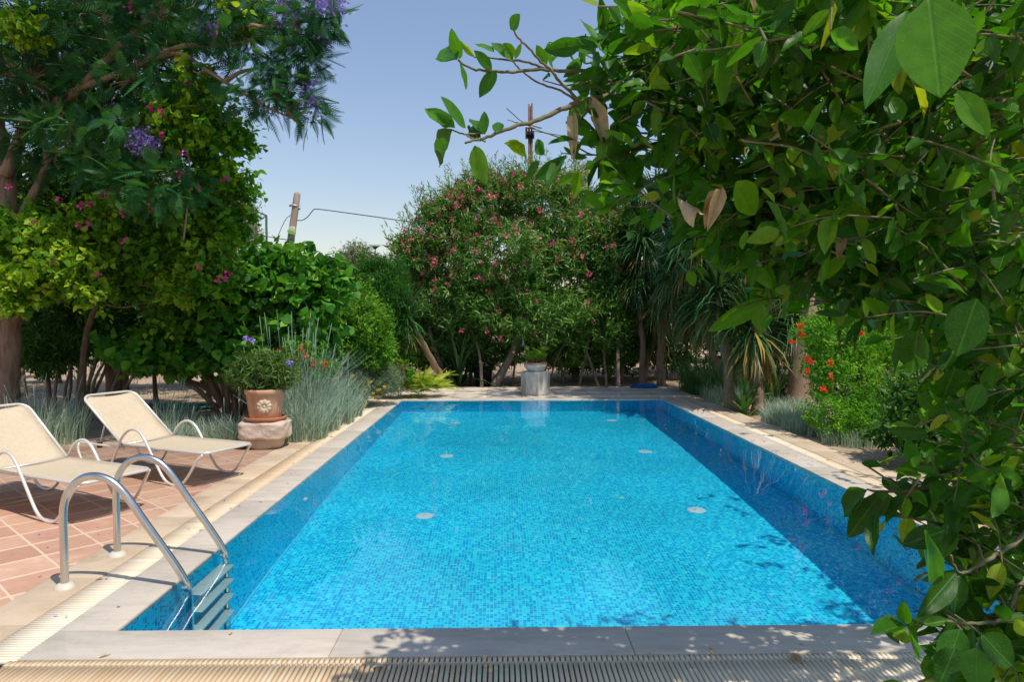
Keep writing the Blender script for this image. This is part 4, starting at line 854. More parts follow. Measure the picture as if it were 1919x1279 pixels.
yucca((4.55, 13.6), [at(1300, 560, 13.6), at(1265, 500, 13.8)], 'yucca with low hanging blades behind the tall green grass clumps', .07, .06, 90, 220, .85)
yucca((5.0, 13.0), [at(1440, 470, 13), at(1480, 590, 13)], 'yucca leaning in front of the thick jacaranda trunk', .07, .06, 80, 220, .9)
yk = thing_at('young_yucca', (4.02, 11.2), 'small green yucca shoot at the foot of the near yucca pair', 'yucca'); rosette(np.array([4.02, 11.2, .02]), 26, .5, .06, .5, 1.5, L_GRN, yk, 'leaf_crown')
yk = thing_at('young_yucca', (at(860, 720, 16.0)[0], 16.0), 'dark spiky young yucca at ground level below the leaning yucca', 'yucca'); rosette(np.array([at(860, 720, 16)[0], 16.0, .12]), 70, 1.05, .07, .2, 1.5, L_YUC, yk, 'leaf_crown')

# ---- the pink oleander
oe = thing_at('pink_oleander', (.0, 16.8), 'huge pink flowering oleander behind the far end of the pool', 'oleander')
obl = blobs_from([(900, 400, 16.6, 80, 50), (1000, 380, 16.6, 90, 50), (840, 440, 16.6, 70, 55), (790, 490, 16.4, 50, 50), (950, 480, 16.2, 130, 80), (1080, 450, 16.6, 80, 60), (1130, 500, 16.6, 60, 80), (880, 560, 16, 80, 60),
    (1000, 590, 16, 120, 60), (1110, 600, 16.4, 80, 70), (820, 560, 16.6, 60, 60), (905, 350, 16.6, 30, 22, .5), (960, 345, 16.6, 40, 22, .5), (1040, 350, 16.6, 45, 24, .5), (865, 375, 16.6, 35, 25, .5), (820, 405, 16.6, 30, 25, .5), (1120, 420, 16.8, 55, 35), (760, 470, 16.6, 25, 25, .4), (1160, 460, 17, 50, 60), (870, 640, 16.6, 60, 40), (1180, 560, 17, 60, 80), (780, 600, 17, 50, 60), (820, 655, 16.8, 50, 40), (905, 665, 17, 60, 32, .7), (1065, 660, 17, 60, 36, .7), (1140, 655, 17, 50, 42, .7), (985, 650, 17.2, 50, 30, .5)])
b_ = MB(); roots_ = []
stems_ = [(925, 724, 985, 590, .11), (880, 724, 890, 600, .05), (905, 724, 880, 610, .04), (845, 724, 800, 600, .07), (960, 724, 1000, 600, .03), (1060, 724, 1040, 600, .035), (1085, 724, 1110, 600, .03), (1120, 724, 1080, 610, .04), (1150, 724, 1165, 600, .05), (1135, 724, 1130, 600, .035), (820, 724, 830, 610, .03), (1030, 724, 1075, 620, .02)]
for x0, y0, x1, y1, r_ in stems_:
    a = np.array([at(x0, y0, 16.3)[0], 16.3+rng.normal()*.3, -.06]); c = at(x1, y1, 16.5+rng.normal()*.2); P = bez([a, (a+c)/2+rng.normal(size=3)*.06, c], 6); b_.tube(P, np.linspace(r_, r_*.55, len(P)), 9); roots_.append(P[-1])
b_.build('stems', GBARK, oe, smooth=True)
b_ = MB(); limbs(b_, roots_, [c for c, r in obl], .035); b_.build('branches', TWIG, oe, smooth=True)
C, D0 = foliage(oe, 'foliage', obl, 7400, L_OLE, nt_=500, tw=.3, per=13, spread=.15, L=.15, Wr=.20, up=.9, jit=.6, shell=.35)
Cs, Os, ks = sample([obl[i] for i in (0, 1, 2, 3, 5, 6, 11, 12, 13, 14, 15, 16, 17, 18)], 900, .98); up_s = Os[:, 2] > .1; Cs = Cs[up_s]+Os[up_s]*.12; Ds = unit(Os[up_s]*.5+[0, 0, 1.]+rng.normal(size=Cs.shape)*.3); k9 = 12
tt_ = np.tile(np.linspace(0, .42, k9), (len(Cs), 1)); Pq = (Cs[:, None]+Ds[:, None]*tt_[..., None]).reshape(-1, 3); Dq = unit(np.repeat(Ds, k9, 0)*.9+rng.normal(size=(len(Pq), 3))*.55)
leafmesh('shoots', T_LEAF, Pq, Dq, unit(rng.normal(size=Pq.shape)*.5+[0, 0, .8]), .12+.05*rng.random(len(Pq)), np.full(len(Pq), .025), .3+.68*rng.random(len(Pq)), L_OLE, oe)
tag(petals('shoot_tips', (Cs+Ds*.44)[::3], F_ROS, oe, 8, .06, .05, .4), kind='stuff')
s_ = C[:, 1] < 16.7; s_ &= (C[:, 2] > 1.2); idx = np.where(s_)[0]; w_ = np.exp(-((C[idx, 0]+1.3)/1.5)**2)*(C[idx, 2] > 1.8)+.12; sel = rng.choice(idx, 250, replace=False, p=w_/w_.sum())
tag(petals('dried_flower_heads', (C+D0*.20)[rng.choice(np.where(C[:, 2] > 2.2)[0], 1100, replace=False)], F_ROS, oe, 10, .09, .055, .4), kind='stuff')
fl = [(940, 440), (1003, 472), (1035, 457), (945, 490), (985, 492), (816, 490), (840, 533), (905, 528), (918, 552), (968, 546), (1005, 565), (927, 578), (934, 587), (1103, 515), (1101, 566), (911, 622), (939, 635), (1000, 623), (880, 342), (898, 352), (920, 370), (1012, 395), (1088, 402), (925, 410), (935, 420), (787, 432), (855, 385), (864, 372), (843, 368), (770, 450), (1048, 486), (1090, 480), (975, 350), (1150, 460), (865, 620), (1070, 450)]
petals_each('flower', [at(x, y, 15.35) for x, y in fl], F_PNK, oe, 7, .05, .055, .9)
tag(petals('blossom', (C+D0*.18)[sel], F_PNK, oe, 11, .05, .055, .9), kind='stuff')
# dark shrubs filling in behind and beside it
def filler(name, x, Y, bl, n, label, m_=L_DRK, L=.14, Wr=.35, grp='shrubs and trees closing the back of the garden', per=10, sp=.22, tpl=T_LEAF, trunk=.07):
    o = thing_at(name, (at(x, 600, Y)[0], Y), label, 'shrub' if 'shrub' in name else 'tree', grp); bb_ = blobs_from(bl)
    P = grow(o, np.array([at(x, 600, Y)[0], Y, -.06]), [at(x-4, 640 if Y < 22 else 600, Y), at(x+4, 590, Y)], trunk, trunk*.6, BARK)
    b_ = MB(); limbs(b_, [P[-1], P[-5]], [c for c, r in bb_], trunk*.45); b_.build('branches', BARK, o, smooth=True)
    foliage(o, 'foliage', bb_, n, m_, tpl=tpl, nt_=100, per=per, spread=sp, L=L, Wr=Wr, up=.4); return o
filler('evergreen_shrub', 830, 18.5, [(780, 560, 18.5, 70, 80), (860, 620, 18.5, 80, 60), (800, 650, 18.5, 60, 40), (760, 520, 18.5, 50, 50), (930, 610, 18.5, 70, 60)], 700, 'shaded evergreen shrub behind the leaning yucca')
filler('evergreen_shrub', 1080, 19, [(1020, 600, 19, 80, 60), (1100, 620, 19, 80, 50), (1170, 600, 19, 80, 80), (1160, 500, 19, 70, 80), (1060, 660, 19, 60, 25, .5), (1150, 675, 19, 60, 30, .5)], 900, 'shaded evergreen shrub behind the stone drum and the oleander stems')
filler('evergreen_shrub', 1290, 19.5, [(1260, 600, 19.5, 90, 90), (1340, 560, 19.5, 100, 90), (1250, 480, 19.5, 80, 80), (1340, 460, 19.5, 90, 70), (1300, 660, 19.5, 100, 50)], 1000, 'dark evergreen shrub behind the yuccas on the right')
filler('broadleaf_tree', 1500, 17, [(1450, 480, 17, 110, 110), (1560, 450, 17, 120, 110), (1660, 500, 17, 120, 110), (1500, 600, 17, 110, 80), (1620, 620, 17, 120, 70), (1420, 580, 17, 80, 90)], 1500, 'green broadleaf tree behind the pomegranate', L_ROU, .13, .5, trunk=.14)
filler('broadleaf_tree', 1800, 13, [(1750, 480, 13, 130, 120), (1860, 560, 13, 140, 120), (1780, 640, 13, 120, 90), (1900, 400, 13, 140, 130), (1700, 400, 13, 120, 90)], 1500, 'green broadleaf tree at the far right behind the citrus', L_POM, .11, .5, trunk=.14)
filler('broadleaf_tree', 1650, 19, [(1500, 330, 19, 130, 110), (1640, 300, 19, 150, 120), (1780, 330, 19, 160, 130), (1900, 250, 19, 160, 160)], 1300, 'tall tree filling the upper right behind the citrus leaves', L_DRK, .17, .5, trunk=.22)
filler('evergreen_shrub', 40, 14.5, [(0, 560, 14.5, 110, 90), (100, 540, 14.5, 110, 90), (-80, 600, 14.5, 100, 90), (200, 560, 14.5, 90, 80), (300, 540, 14.8, 90, 80), (80, 440, 14.6, 120, 90), (-40, 420, 14.6, 110, 110), (220, 450, 14.6, 100, 80)], 1700, 'dark evergreen shrub mass behind the jacaranda trunk')
filler('evergreen_shrub', 560, 14, [(480, 600, 14, 90, 60), (560, 600, 14, 90, 70), (620, 620, 14, 80, 70), (520, 650, 14, 80, 40), (680, 640, 14.4, 70, 60)], 900, 'dark shrub in the shade behind the round leaved bush')
far_l = ['distant tree behind the white house', 'distant grey green tree far behind the round leaved bush', 'distant tree behind the leaning pole', 'distant tree behind the conifer', 'distant dark tree behind the left half of the oleander', 'distant dark tree behind the stone drum', 'distant dark tree behind the right half of the oleander', 'distant tree behind the tallest yucca', 'distant tree behind the near yucca pair', 'distant tree behind the thick jacaranda trunk', 'distant tree behind the pomegranate', 'distant tree at the far right', 'distant tree behind the shaded shrub on the left', 'distant tree at the far left']
for i, (x, Y) in enumerate(((470, 36), (560, 30), (590, 34), (720, 28), (850, 26), (1000, 27), (1150, 26), (1260, 27), (1390, 25), (1500, 27), (1640, 25), (1850, 25), (200, 27), (20, 26))):
    tl = 555 if 440 < x < 730 else 500
    filler('distant_tree', x, Y, [(x-50, 575, Y, 75, 32), (x+45, 570, Y, 75, 34), (x, tl, Y, 70, 45), (x-20, 600, Y, 90, 22), (x+40, tl+25, Y, 60, 35)], 420, far_l[i], [L_DRK, L_OLI, L_DRK][i % 3] if i != 1 else L_OLI, .22, .5, 'distant trees beyond the garden', 9, .35, trunk=.12)
lo_l = iter(['low dark shrub under the left part of the oleander', 'low dark shrub behind the stone drum to the right', 'low dark shrub between the oleander stems and the yuccas', 'low dark shrub behind the yucca trunks', 'low dark shrub behind the grass right of the pool', 'low dark shrub left of the black pot', 'low dark shrub behind the light green shrub', 'low dark shrub deep behind the loungers', 'low dark shrub behind the round leaved bush trunks', 'low dark shrub far back between the two left trunks', 'low dark shrub far back behind the farther lounger', 'low dark shrub far back at the left edge', 'low dark shrub right behind the shaded stems left of the loungers', 'low dark shrub behind the backrest of the farther lounger', 'low dark shrub above the coiled green hose', 'low dark shrub behind the potted plant'])
for x, Y in ((850, 17.6), (1075, 17.8), (1140, 18.2), (1250, 18.0), (1380, 16.5), (770, 17.4), (650, 14.5), (110, 17.5), (380, 17), (250, 20), (330, 21), (10, 19), (90, 12.6), (290, 12.9), (390, 12.4), (455, 12.2)):
    filler('low_evergreen_shrub', x, Y, [(x-30, 655, Y, 42, 34), (x+25, 648, Y, 42, 36), (x, 630, Y, 50, 34), (x+5, 680, Y, 46, 18, .4)], 300, next(lo_l), L=.12, sp=.16, per=9, trunk=.04, grp='low shrubs closing the foot of the hedge')
# ---- right jacaranda (thick trunk behind the edging)
jb = thing_at('jacaranda_tree', (5.5, 12.45), 'thick trunked jacaranda behind the pomegranate, its crown with violet blossom above the citrus', 'jacaranda tree', 'jacaranda trees')
P = grow(jb, np.array([5.5, 12.45, -.06]), [at(1497, 700, 12.5), at(1512, 600, 12.6), at(1500, 480, 12.7), at(1450, 330, 12.6), at(1400, 190, 12.4), at(1370, 60, 12.2)], .20, .11, BARK)
jl = blobs_from([(1300, 60, 12, 130, 90), (1420, 120, 12.2, 110, 90), (1350, 200, 12.2, 110, 60), (1500, 60, 12.4, 150, 110), (1650, 40, 12.6, 160, 120), (1220, 20, 11.6, 60, 30, .5), (1560, 220, 12.8, 140, 80), (1800, 100, 12.8, 150, 140)])
jacaranda(jb, jl, 2300, [P[-1], P[-8], P[-14]], [c for c, r in jl], [(1280, 25, 11.5, 34), (1240, 8, 11.5, 26), (1370, 150, 11.8, 26, .8), (1410, 150, 11.8, 22, .8), (1440, 170, 11.8, 18, .6), (1330, 60, 11.8, 22, .5), (1300, 210, 11.8, 16, .4)])
# ---- grasses and small plants
def grass(name, c, n, h, spread, m_, label, cat='grass clump', group=None, wd=.007, lean=.7, seed_heads=0, tint=(0, 1)):
    root = empty(name, (c[0], c[1], -.055), label, cat, group) if seed_heads else None
    an = rng.random(n)*2*math.pi; rr_ = spread*np.sqrt(rng.random(n)); B = np.stack([c[0]+rr_*np.cos(an), c[1]+rr_*np.sin(an), np.full(n, -.055)], 1)
    H = h*(.5+.6*rng.random(n)); a2 = an + rng.normal(size=n)*.9; ln = lean*rng.random(n)**.8; dx = np.stack([np.cos(a2), np.sin(a2)], 1)
    ts = np.array([0, .35, .7, 1.0]); V = []; view = rng.random(n)*math.pi; s = np.stack([np.cos(view), np.sin(view), 0*view], 1)
    for i, t in enumerate(ts):
        cpos = B + np.concatenate([dx*(ln*H)[:, None]*t**1.9, (H*t*(1-.25*ln*t))[:, None]], 1); w = wd*(1-.85*t)
        V += [cpos-s*w, cpos+s*w]
    V = np.stack(V, 1); Fq = np.array([[0, 1, 3, 2], [2, 3, 5, 4], [4, 5, 7, 6]]); Fc = (Fq[None]+(np.arange(n)*8)[:, None, None]).reshape(-1, 4)
    V = V.reshape(-1, 3) - (np.zeros(3) if root else np.array([c[0], c[1], -.055]))
    o = npmesh('blades' if root else name, V, [Fc], m_, root, np.repeat(tint[0]+(tint[1]-tint[0])*rng.random(n), 8))
    if not root: o.location = (c[0], c[1], -.055); tag(o, label, cat, group); return o
    if seed_heads:
        b_ = MB()
        for i in range(seed_heads):
            a = rng.random()*2*math.pi; r_ = spread*rng.random()*.8; p0 = np.array([c[0]+r_*math.cos(a), c[1]+r_*math.sin(a), 0]); l = rng.uniform(.02, .22); H_ = h*rng.uniform(1.05, 1.45); d = np.array([math.cos(a), math.sin(a), 0])
            P = [p0, p0+d*l*.3+[0, 0, H_*.5], p0+d*l*.7+[0, 0, H_*.78], p0+d*l*.85+[0, 0, H_*.9], p0+d*l+[0, 0, H_]]; b_.tube(P, [.0022, .0022, .0025, .0055, .002], 5)
        b_.build('seed_heads', L_GRA, root)
    return root
GG = 'blue grey grass clumps left of the pool'
lab = iter(['blue grey grass right against the flower pot', 'dense blue grey grass in the middle between the pot and the grey shrub', 'blue grey grass along the path edge behind the flower pot', 'tallest blue grey grass with seed heads below the round leaved bush', 'blue grey grass nearest the grey green shrub', 'blue grey grass farther from the path behind the tallest clump',
            'blue grey grass seen through the arm of the farther lounger', 'blue grey grass left of the flower pot', 'shaded blue grey grass behind the back of the farther lounger', 'shaded blue grass clump nearest the jacaranda trunk', 'sparse blue grass by the green hose', 'small blue grass tuft at the corner of the terrace'])
for (x, y, n, h, sp, sh) in ((-2.62, 8.85, 600, .70, .36, 5), (-2.66, 9.5, 700, .90, .40, 10), (-2.55, 10.15, 560, .78, .34, 8), (-2.95, 9.7, 800, 1.2, .44, 20), (-2.52, 10.9, 500, .50, .30, 3), (-3.05, 10.4, 650, 1.2, .42, 18),
                             (-3.45, 8.55, 480, .40, .34, 2), (-3.22, 8.42, 360, .42, .25, 3), (-6.0, 8.9, 700, .62, .55, 8), (-7.2, 9.3, 600, .75, .5, 8), (-4.6, 9.3, 420, .55, .4, 10), (-4.2, 8.6, 380, .36, .35, 2)):
    grass('blue_grass', (x, y), n, h, sp, L_GRA, next(lab), group=GG, seed_heads=sh)
GR = 'grass clumps right of the pool'
lab = iter(['tall green grass clump at the foot of the tallest yucca', 'tall green grass clump left of the near yucca pair', 'shaded green grass behind the near yucca pair', 'low pale grass tuft between the deck and the near yucca pair', 'long low pale grass strip beside the right paving', 'low pale grass in front of the thick jacaranda trunk',
            'low pale grass under the pomegranate nearest the paving', 'low grass under the pomegranate towards the camera'])
for (x, y, n, h, sp, m_) in ((4.25, 14.6, 620, .85, .38, L_GRN), (4.5, 13.4, 650, .85, .42, L_GRN), (4.9, 12.9, 420, .8, .4, L_GRN), (4.15, 12.6, 500, .38, .35, L_GRA), (4.45, 10.3, 1000, .30, .45, L_GRA), (4.8, 11.2, 600, .32, .42, L_GRA), (4.35, 9.45, 800, .27, .40, L_GRA), (4.5, 8.6, 500, .26, .4, L_GRA)):
    grass('grass_clump', (x, y), n, h, sp, m_, next(lab), group=GR, tint=(0, 1) if m_ is L_GRN else (.2, .9))

# grey-green santolina with yellow flowers, fern and red flowers by the far left corner
sn = thing_at('grey_green_shrub', (-2.75, 12.1), 'low grey green shrub with small yellow flowers beside the far left pool corner', 'shrub')
sbl = blobs_from([(690, 715, 12, 45, 26, .4), (730, 715, 12.3, 28, 28, .35), (660, 725, 11.6, 30, 22, .35), (710, 700, 12.4, 35, 22, .35)])
foliage(sn, 'foliage', sbl, 1500, L_SAN, nt_=80, tw=.1, per=12, spread=.05, L=.045, Wr=.16, up=1.0, jit=.9)
petals_each('flower', np.array([at(x, y, 11.6) for x, y in ((690, 718), (695, 716), (668, 737), (687, 731), (707, 733), (711, 731), (699, 738), (698, 746), (686, 754), (748, 729), (672, 722), (720, 725), (660, 705))]), F_YEL, sn, 9, .016, .022, .9)
fn = thing_at('yellow_fern', (at(790, 720, 13.4)[0], 13.7), 'yellow green feathery plant at the far left corner of the pool', 'fern')
n_ = 170; P = np.array([at(790, 722, 13.55)]) + rng.normal(size=(n_, 3))*[.25, .12, .10]; P[:, 2] = np.abs(P[:, 2])*.8+.05; D = unit(rng.normal(size=(n_, 3))*[1, .8, .25]+[0, -.2, .35]); L = .22+.2*rng.random(n_)
leafmesh('fronds', T_FROND, P, D, unit(rng.normal(size=(n_, 3))*.3+[0, -.3, 1.]), L, L*.8, rng.random(n_), L_FRN, fn)
def flower_bush(name, xy, bl, n, label, m_, fm_, fl, Yf, L=.05, Wr=.6, ps_=.024, R_=.024, per_=11):
    o = thing_at(name, xy, label, 'flowering plant'); b = blobs_from(bl)
    b_ = MB(); b0 = np.array([xy[0], xy[1], -.05]); limbs(b_, [b0, b0+[.08, 0, 0]], [c for c, r in b], .010); b_.build('stems', TWIG, o)
    foliage(o, 'foliage', b, n, m_, tpl=T_HEART, per=8, spread=.07, L=L, Wr=Wr); petals_each('flower', np.array([at(x, y, Yf) for x, y in fl]), fm_, o, per_//2+1, R_, ps_, .9); return o
flower_bush('red_geranium', (at(560, 700, 9.9)[0], 9.9), [(560, 665, 9.9, 40, 22, .25), (600, 690, 9.9, 30, 22, .25), (540, 690, 9.9, 40, 22, .25)], 320, 'red flowering plant between the potted plant and the tall blue grey grass', L_PIT, F_RED,
            [(492, 660), (519, 657), (565, 652), (568, 656), (570, 664), (556, 672), (584, 678), (590, 681), (608, 680), (612, 682), (585, 690), (607, 688), (575, 668)], 9.35)
flower_bush('pink_geranium', (at(745, 700, 13.2)[0], 13.2), [(740, 690, 13.2, 28, 16, .2), (755, 700, 13.2, 20, 14, .2)], 200, 'deep pink flowers peeping over the grey green shrub beside the fern', L_PIT, F_MAG, [(722, 678), (745, 681), (746, 683), (760, 688), (755, 697), (752, 690), (757, 701), (725, 690)], 12.9)
flower_bush('red_flower_plant', (5.3, 13.4), [(1450, 700, 13.4, 30, 40, .3), (1470, 740, 13, 30, 25, .3), (1440, 720, 13.4, 25, 30, .3)], 300, 'small plant with crimson flowers between the near yucca pair and the thick trunk', L_DRK, F_MAG, [(1443, 698), (1464, 704), (1340, 723), (1385, 744), (1444, 700), (1463, 722)], 12.9)

# potted plants
pp = empty('potted_plant', (*pc, zc+.36), 'bushy narrow leaved plant with violet flowers growing in the terracotta flower pot', 'potted plant')
bl_ = [(np.array([pc[0]+a_, pc[1], z_]), np.array([r1_, r2_, r3_])) for a_, z_, r1_, r2_, r3_ in ((-.03, .92, .36, .28, .19), (-.24, .86, .22, .2, .15), (.20, .86, .24, .2, .15), (-.02, .78, .24, .2, .11), (-.14, 1.02, .16, .15, .12), (.13, 1.0, .22, .15, .11))]
L_RUE = leaf_mat('narrow_potted_leaf', [(0, (.04, .10, .02)), (.5, (.10, .20, .04)), (.85, (.20, .30, .08)), (1, (.16, .10, .08))], .3)
C, D0 = foliage(pp, 'foliage', bl_, 470, L_RUE, per=11, spread=.075, L=.08, Wr=.17, up=.8, jit=.8, shell=.35)
b_ = MB(); limbs(b_, [np.array([pc[0]+dx, pc[1]+dy, .68]) for dx, dy in ((-.08, 0), (.08, 0), (0, .08), (0, -.08), (0, 0))], C[:90], .005, k=5, n=4)
fl = [at(461, 634, 8.05), at(472, 638, 8.05), at(543, 681, 8.1)]
for p in fl: b_.tube([np.array([pc[0], pc[1], .85]), (p+[pc[0], pc[1], .9])/2, p], .0025, 5)
b_.build('stems', noise_mat('purple_stem', (.10, .06, .06), (.18, .12, .10), 20), pp)
petals_each('flower', fl, F_PUR, pp, 14, .022, .030, .9)
bpn = empty('bowl_plant', (*dc, .63), 'small narrow leaved plant with one violet flower growing in the bowl on the stone drum', 'potted plant')
n_ = 26; b_ = MB(); Pl, Dl = [], []
for i in range(n_):
    a = rng.random()*6.28; p0 = np.array([dc[0]+.15*math.cos(a)*rng.random(), dc[1]+.12*math.sin(a), .63]); p1 = p0+np.array([math.cos(a)*.10, math.sin(a)*.08, rng.uniform(.12, .32)]); b_.tube([p0, (p0+p1)/2+rng.normal(size=3)*.01, p1], .004, 5)
    for t in (.35, .5, .65, .8, .9, 1): 
        for s in (0, 1): Pl.append(p0+(p1-p0)*t); Dl.append(unit(np.array([math.cos(a+rng.normal()*1.5), math.sin(a+rng.normal()*1.5), .7])))
b_.build('stems', TWIG, bpn); Pl = np.array(Pl); Dl = np.array(Dl); n_ = len(Pl)
leafmesh('foliage', T_LEAF, Pl, Dl, unit(rng.normal(size=(n_, 3))*.3+[0, 0, 1.]), .10+.04*rng.random(n_), np.full(n_, .026), .4+.6*rng.random(n_), L_PIT, bpn)
p = at(981, 647, 13.95); petals('flower', np.array([p]), F_PUR, bpn, 14, .025, .035, .9); b_ = MB(); b_.tube([np.array([dc[0]-.1, dc[1], .65]), p], .003, 5); b_.build('flower_stem', TWIG, bpn)

# ---- pomegranate and low shrubs on the right
pm = thing_at('pomegranate_bush', (5.0, 9.4), 'bright green pomegranate bush with orange red flowers at the right of the pool', 'pomegranate')
pbl2 = blobs_from([(1570, 640, 9.2, 65, 60), (1630, 620, 9.4, 65, 60), (1590, 720, 9.0, 75, 60), (1650, 700, 9.2, 60, 70), (1560, 780, 8.7, 50, 40, .4), (1620, 790, 8.7, 60, 45), (1680, 640, 9.5, 50, 60), (1600, 580, 9.5, 60, 40), (1545, 690, 9.1, 42, 45), (1670, 770, 8.8, 55, 50), (1700, 560, 9.8, 60, 50), (1530, 620, 9.2, 35, 30, .3)])
b_ = MB(); b0 = np.array([5.0, 9.4, -.06]); limbs(b_, [b0, b0+[.1, .05, 0], b0-[.1, .05, 0], b0+[0, -.15, 0]], [c for c, r in pbl2], .028); b_.build('branches', TWIG, pm, smooth=True)
foliage(pm, 'foliage', pbl2, 3600, L_POM, nt_=260, tw=.15, per=10, spread=.09, L=.05, Wr=.34, up=.4, shell=.5)
petals_each('flower', np.array([at(x, y, 8.55) for x, y in ((1672, 543), (1692, 559), (1500, 611), (1501, 626), (1485, 642), (1512, 672), (1520, 679), (1557, 681), (1513, 696), (1557, 708), (1543, 729), (1612, 625))]), F_ORA, pm, 12, .028, .036, .9)
for (x, y, bl, n, lb, m_, L, Wr) in (
    (5.6, 7.3, [(1750, 760, 7.3, 90, 60), (1830, 720, 7.4, 90, 80), (1700, 810, 7.1, 60, 40), (1800, 820, 7.1, 80, 50), (1900, 800, 7.2, 90, 70)], 1300, 'shaded leafy shrub right of the pomegranate', L_DRK, .08, .4),
    (5.1, 5.6, [(1880, 860, 5.6, 80, 60), (1960, 840, 5.6, 90, 80), (1820, 870, 5.9, 60, 40)], 700, 'low leafy shrub at the right edge behind the hanging citrus branches', L_ROU, .08, .6)):
    o = thing_at('low_shrub', (x, y), lb, 'shrub'); bb_ = blobs_from(bl); b_ = MB(); b0 = np.array([x, y, -.06]); limbs(b_, [b0, b0+[.1, 0, 0]], [c for c, r in bb_], .02); b_.build('branches', TWIG, o)
    foliage(o, 'foliage', bb_, n, m_, per=9, spread=.09, L=L, Wr=Wr)
vn = thing_at('creeping_vine', (4.35, 6.6), 'yellow green vine shoots creeping at the right edge of the paving', 'vine'); b_ = MB(); Pl, Dl = [], []
for pts in ([(1640, 872), (1665, 860), (1690, 852), (1712, 840), (1722, 822)], [(1700, 880), (1725, 868), (1745, 850), (1740, 830)], [(1670, 890), (1700, 870), (1760, 862), (1800, 850)], [(1640, 715), (1668, 708), (1690, 714), (1720, 718)]):
    Y = 7.0 if pts[0][1] > 800 else 7.6; P = bez([at(px, py, Y) for px, py in pts], 6); b_.tube(P, .005, 5)
    for p in P[::2]:
        for _ in range(2): Pl.append(p); Dl.append(unit(rng.normal(size=3)+[0, 0, .3]))
b_.build('stems', L_FRN, vn); n_ = len(Pl); leafmesh('foliage', T_HEART, np.array(Pl), np.array(Dl), unit(rng.normal(size=(n_, 3))*.5+[0, -.3, 1.]), np.full(n_, .07), np.full(n_, .05), .3+.5*rng.random(n_), L_PIT, vn)

# ------------------------------------------------------------------ citrus tree over the right side
ct = thing_at('citrus_tree', (4.75, 3.4), 'citrus tree with big glossy leaves hanging over the right side of the pool', 'citrus tree')
CB = MB(); LP = []     # branches; leaf list (pos, dir, normal, length, width, tint)
def px(*a): return [at(x, y, Y) for x, y, Y in a]
boughs = [  # (points with distance, r0, r1)
    (px((1900, -60, 2.6), (1520, -40, 2.5), (1320, 10, 2.35), (1270, 80, 2.25), (1230, 122, 2.2), (1190, 155, 2.15), (1140, 178, 2.1), (1095, 190, 2.05), (1060, 202, 2.0), (1000, 228, 1.95), (955, 240, 1.9), (905, 260, 1.88), (872, 267, 1.85)), .016, .003),
    (px((1100, 205, 2.05), (1062, 165, 2.0), (1030, 130, 1.97), (1000, 100, 1.95), (975, 75, 1.93), (957, 50, 1.92)), .005, .0025),
    (px((1240, 118, 2.2), (1160, 128, 2.1), (1090, 134, 2.05), (1025, 130, 2.0), (960, 134, 1.95), (905, 133, 1.92), (873, 122, 1.9), (857, 112, 1.88)), .007, .0025),
    (px((1025, 130, 2.0), (985, 115, 1.96), (950, 112, 1.94), (920, 108, 1.92), (888, 106, 1.9)), .004, .002),
    (px((1110, 215, 2.08), (1060, 175, 2.05), (1010, 155, 2.02), (975, 130, 2.0), (962, 115, 1.98)), .004, .002),
    (px((905, 250, 1.88), (870, 251, 1.86), (846, 243, 1.85)), .003, .002), (px((905, 262, 1.88), (893, 262, 1.87), (873, 254, 1.86)), .003, .002),
    (px((1900, 120, 2.4), (1650, 190, 2.4), (1480, 230, 2.35), (1330, 240, 2.3), (1260, 262, 2.25), (1200, 278, 2.2), (1165, 284, 2.15), (1115, 246, 2.12), (1072, 200, 2.1)), .014, .004),
    (px((1165, 284, 2.15), (1110, 290, 2.1), (1060, 262, 2.08), (1015, 246, 2.05), (985, 233, 2.03), (949, 203, 2.0)), .003, .0012),
    (px((1110, 290, 2.1), (1080, 290, 2.1), (1050, 287, 2.1)), .003, .0015), (px((1015, 240, 2.05), (980, 232, 2.03), (951, 225, 2.0)), .002, .001),
    (px((1190, 155, 2.15), (1120, 150, 2.05), (1060, 160, 2.0), (1018, 150, 1.98)), .004, .0015),
    (px((1200, 278, 2.2), (1150, 300, 2.1), (1110, 312, 2.05), (1082, 325, 2.0)), .004, .002),
    (px((1950, 700, 2.7), (1750, 548, 2.8), (1620, 512, 2.75), (1480, 488, 2.7), (1380, 455, 2.6)), .030, .008),
    (px((1750, 548, 2.8), (1800, 480, 2.7), (1850, 380, 2.6), (1950, 260, 2.5)), .024, .012),
    (px((1900, 300, 2.2), (1700, 250, 2.1), (1560, 290, 2.05), (1480, 330, 2.0), (1380, 362, 1.95)), .010, .004),
    (px((1480, 560, 2.3), (1440, 560, 2.2), (1400, 572, 2.15), (1375, 578, 2.1)), .003, .0015),
    (px((1960, 620, 1.9), (1919, 745, 1.9), (1890, 840, 1.85), (1850, 890, 1.8), (1790, 900, 1.75), (1730, 915, 1.7), (1690, 922, 1.68), (1625, 920, 1.65)), .012, .0025),
    (px((1960, 960, 1.5), (1900, 1020, 1.48), (1850, 1050, 1.45), (1800, 1075, 1.43), (1780, 1040, 1.42)), .006, .0025),
    (px((1960, 1000, 1.5), (1905, 1110, 1.45), (1880, 1160, 1.42), (1820, 1170, 1.38), (1760, 1165, 1.35), (1700, 1172, 1.32)), .006, .002),
    (px((1919, 700, 2.2), (1900, 800, 2.1), (1895, 900, 2.0), (1910, 1000, 1.9)), .008, .004),
    (px((1560, -20, 1.6), (1600, 30, 1.5), (1640, 25, 1.45), (1700, -20, 1.4)), .005, .003), (px((1919, 180, 1.7), (1840, 200, 1.6), (1780, 220, 1.55)), .005, .003)]
for P, r0, r1 in boughs:
    P = bez(P, 6); P = P + rng.normal(size=P.shape)*r1*.5; CB.tube(P, np.linspace(r0, r1, len(P)), 8)
trunk_top = np.array([4.7, 3.3, 1.5])
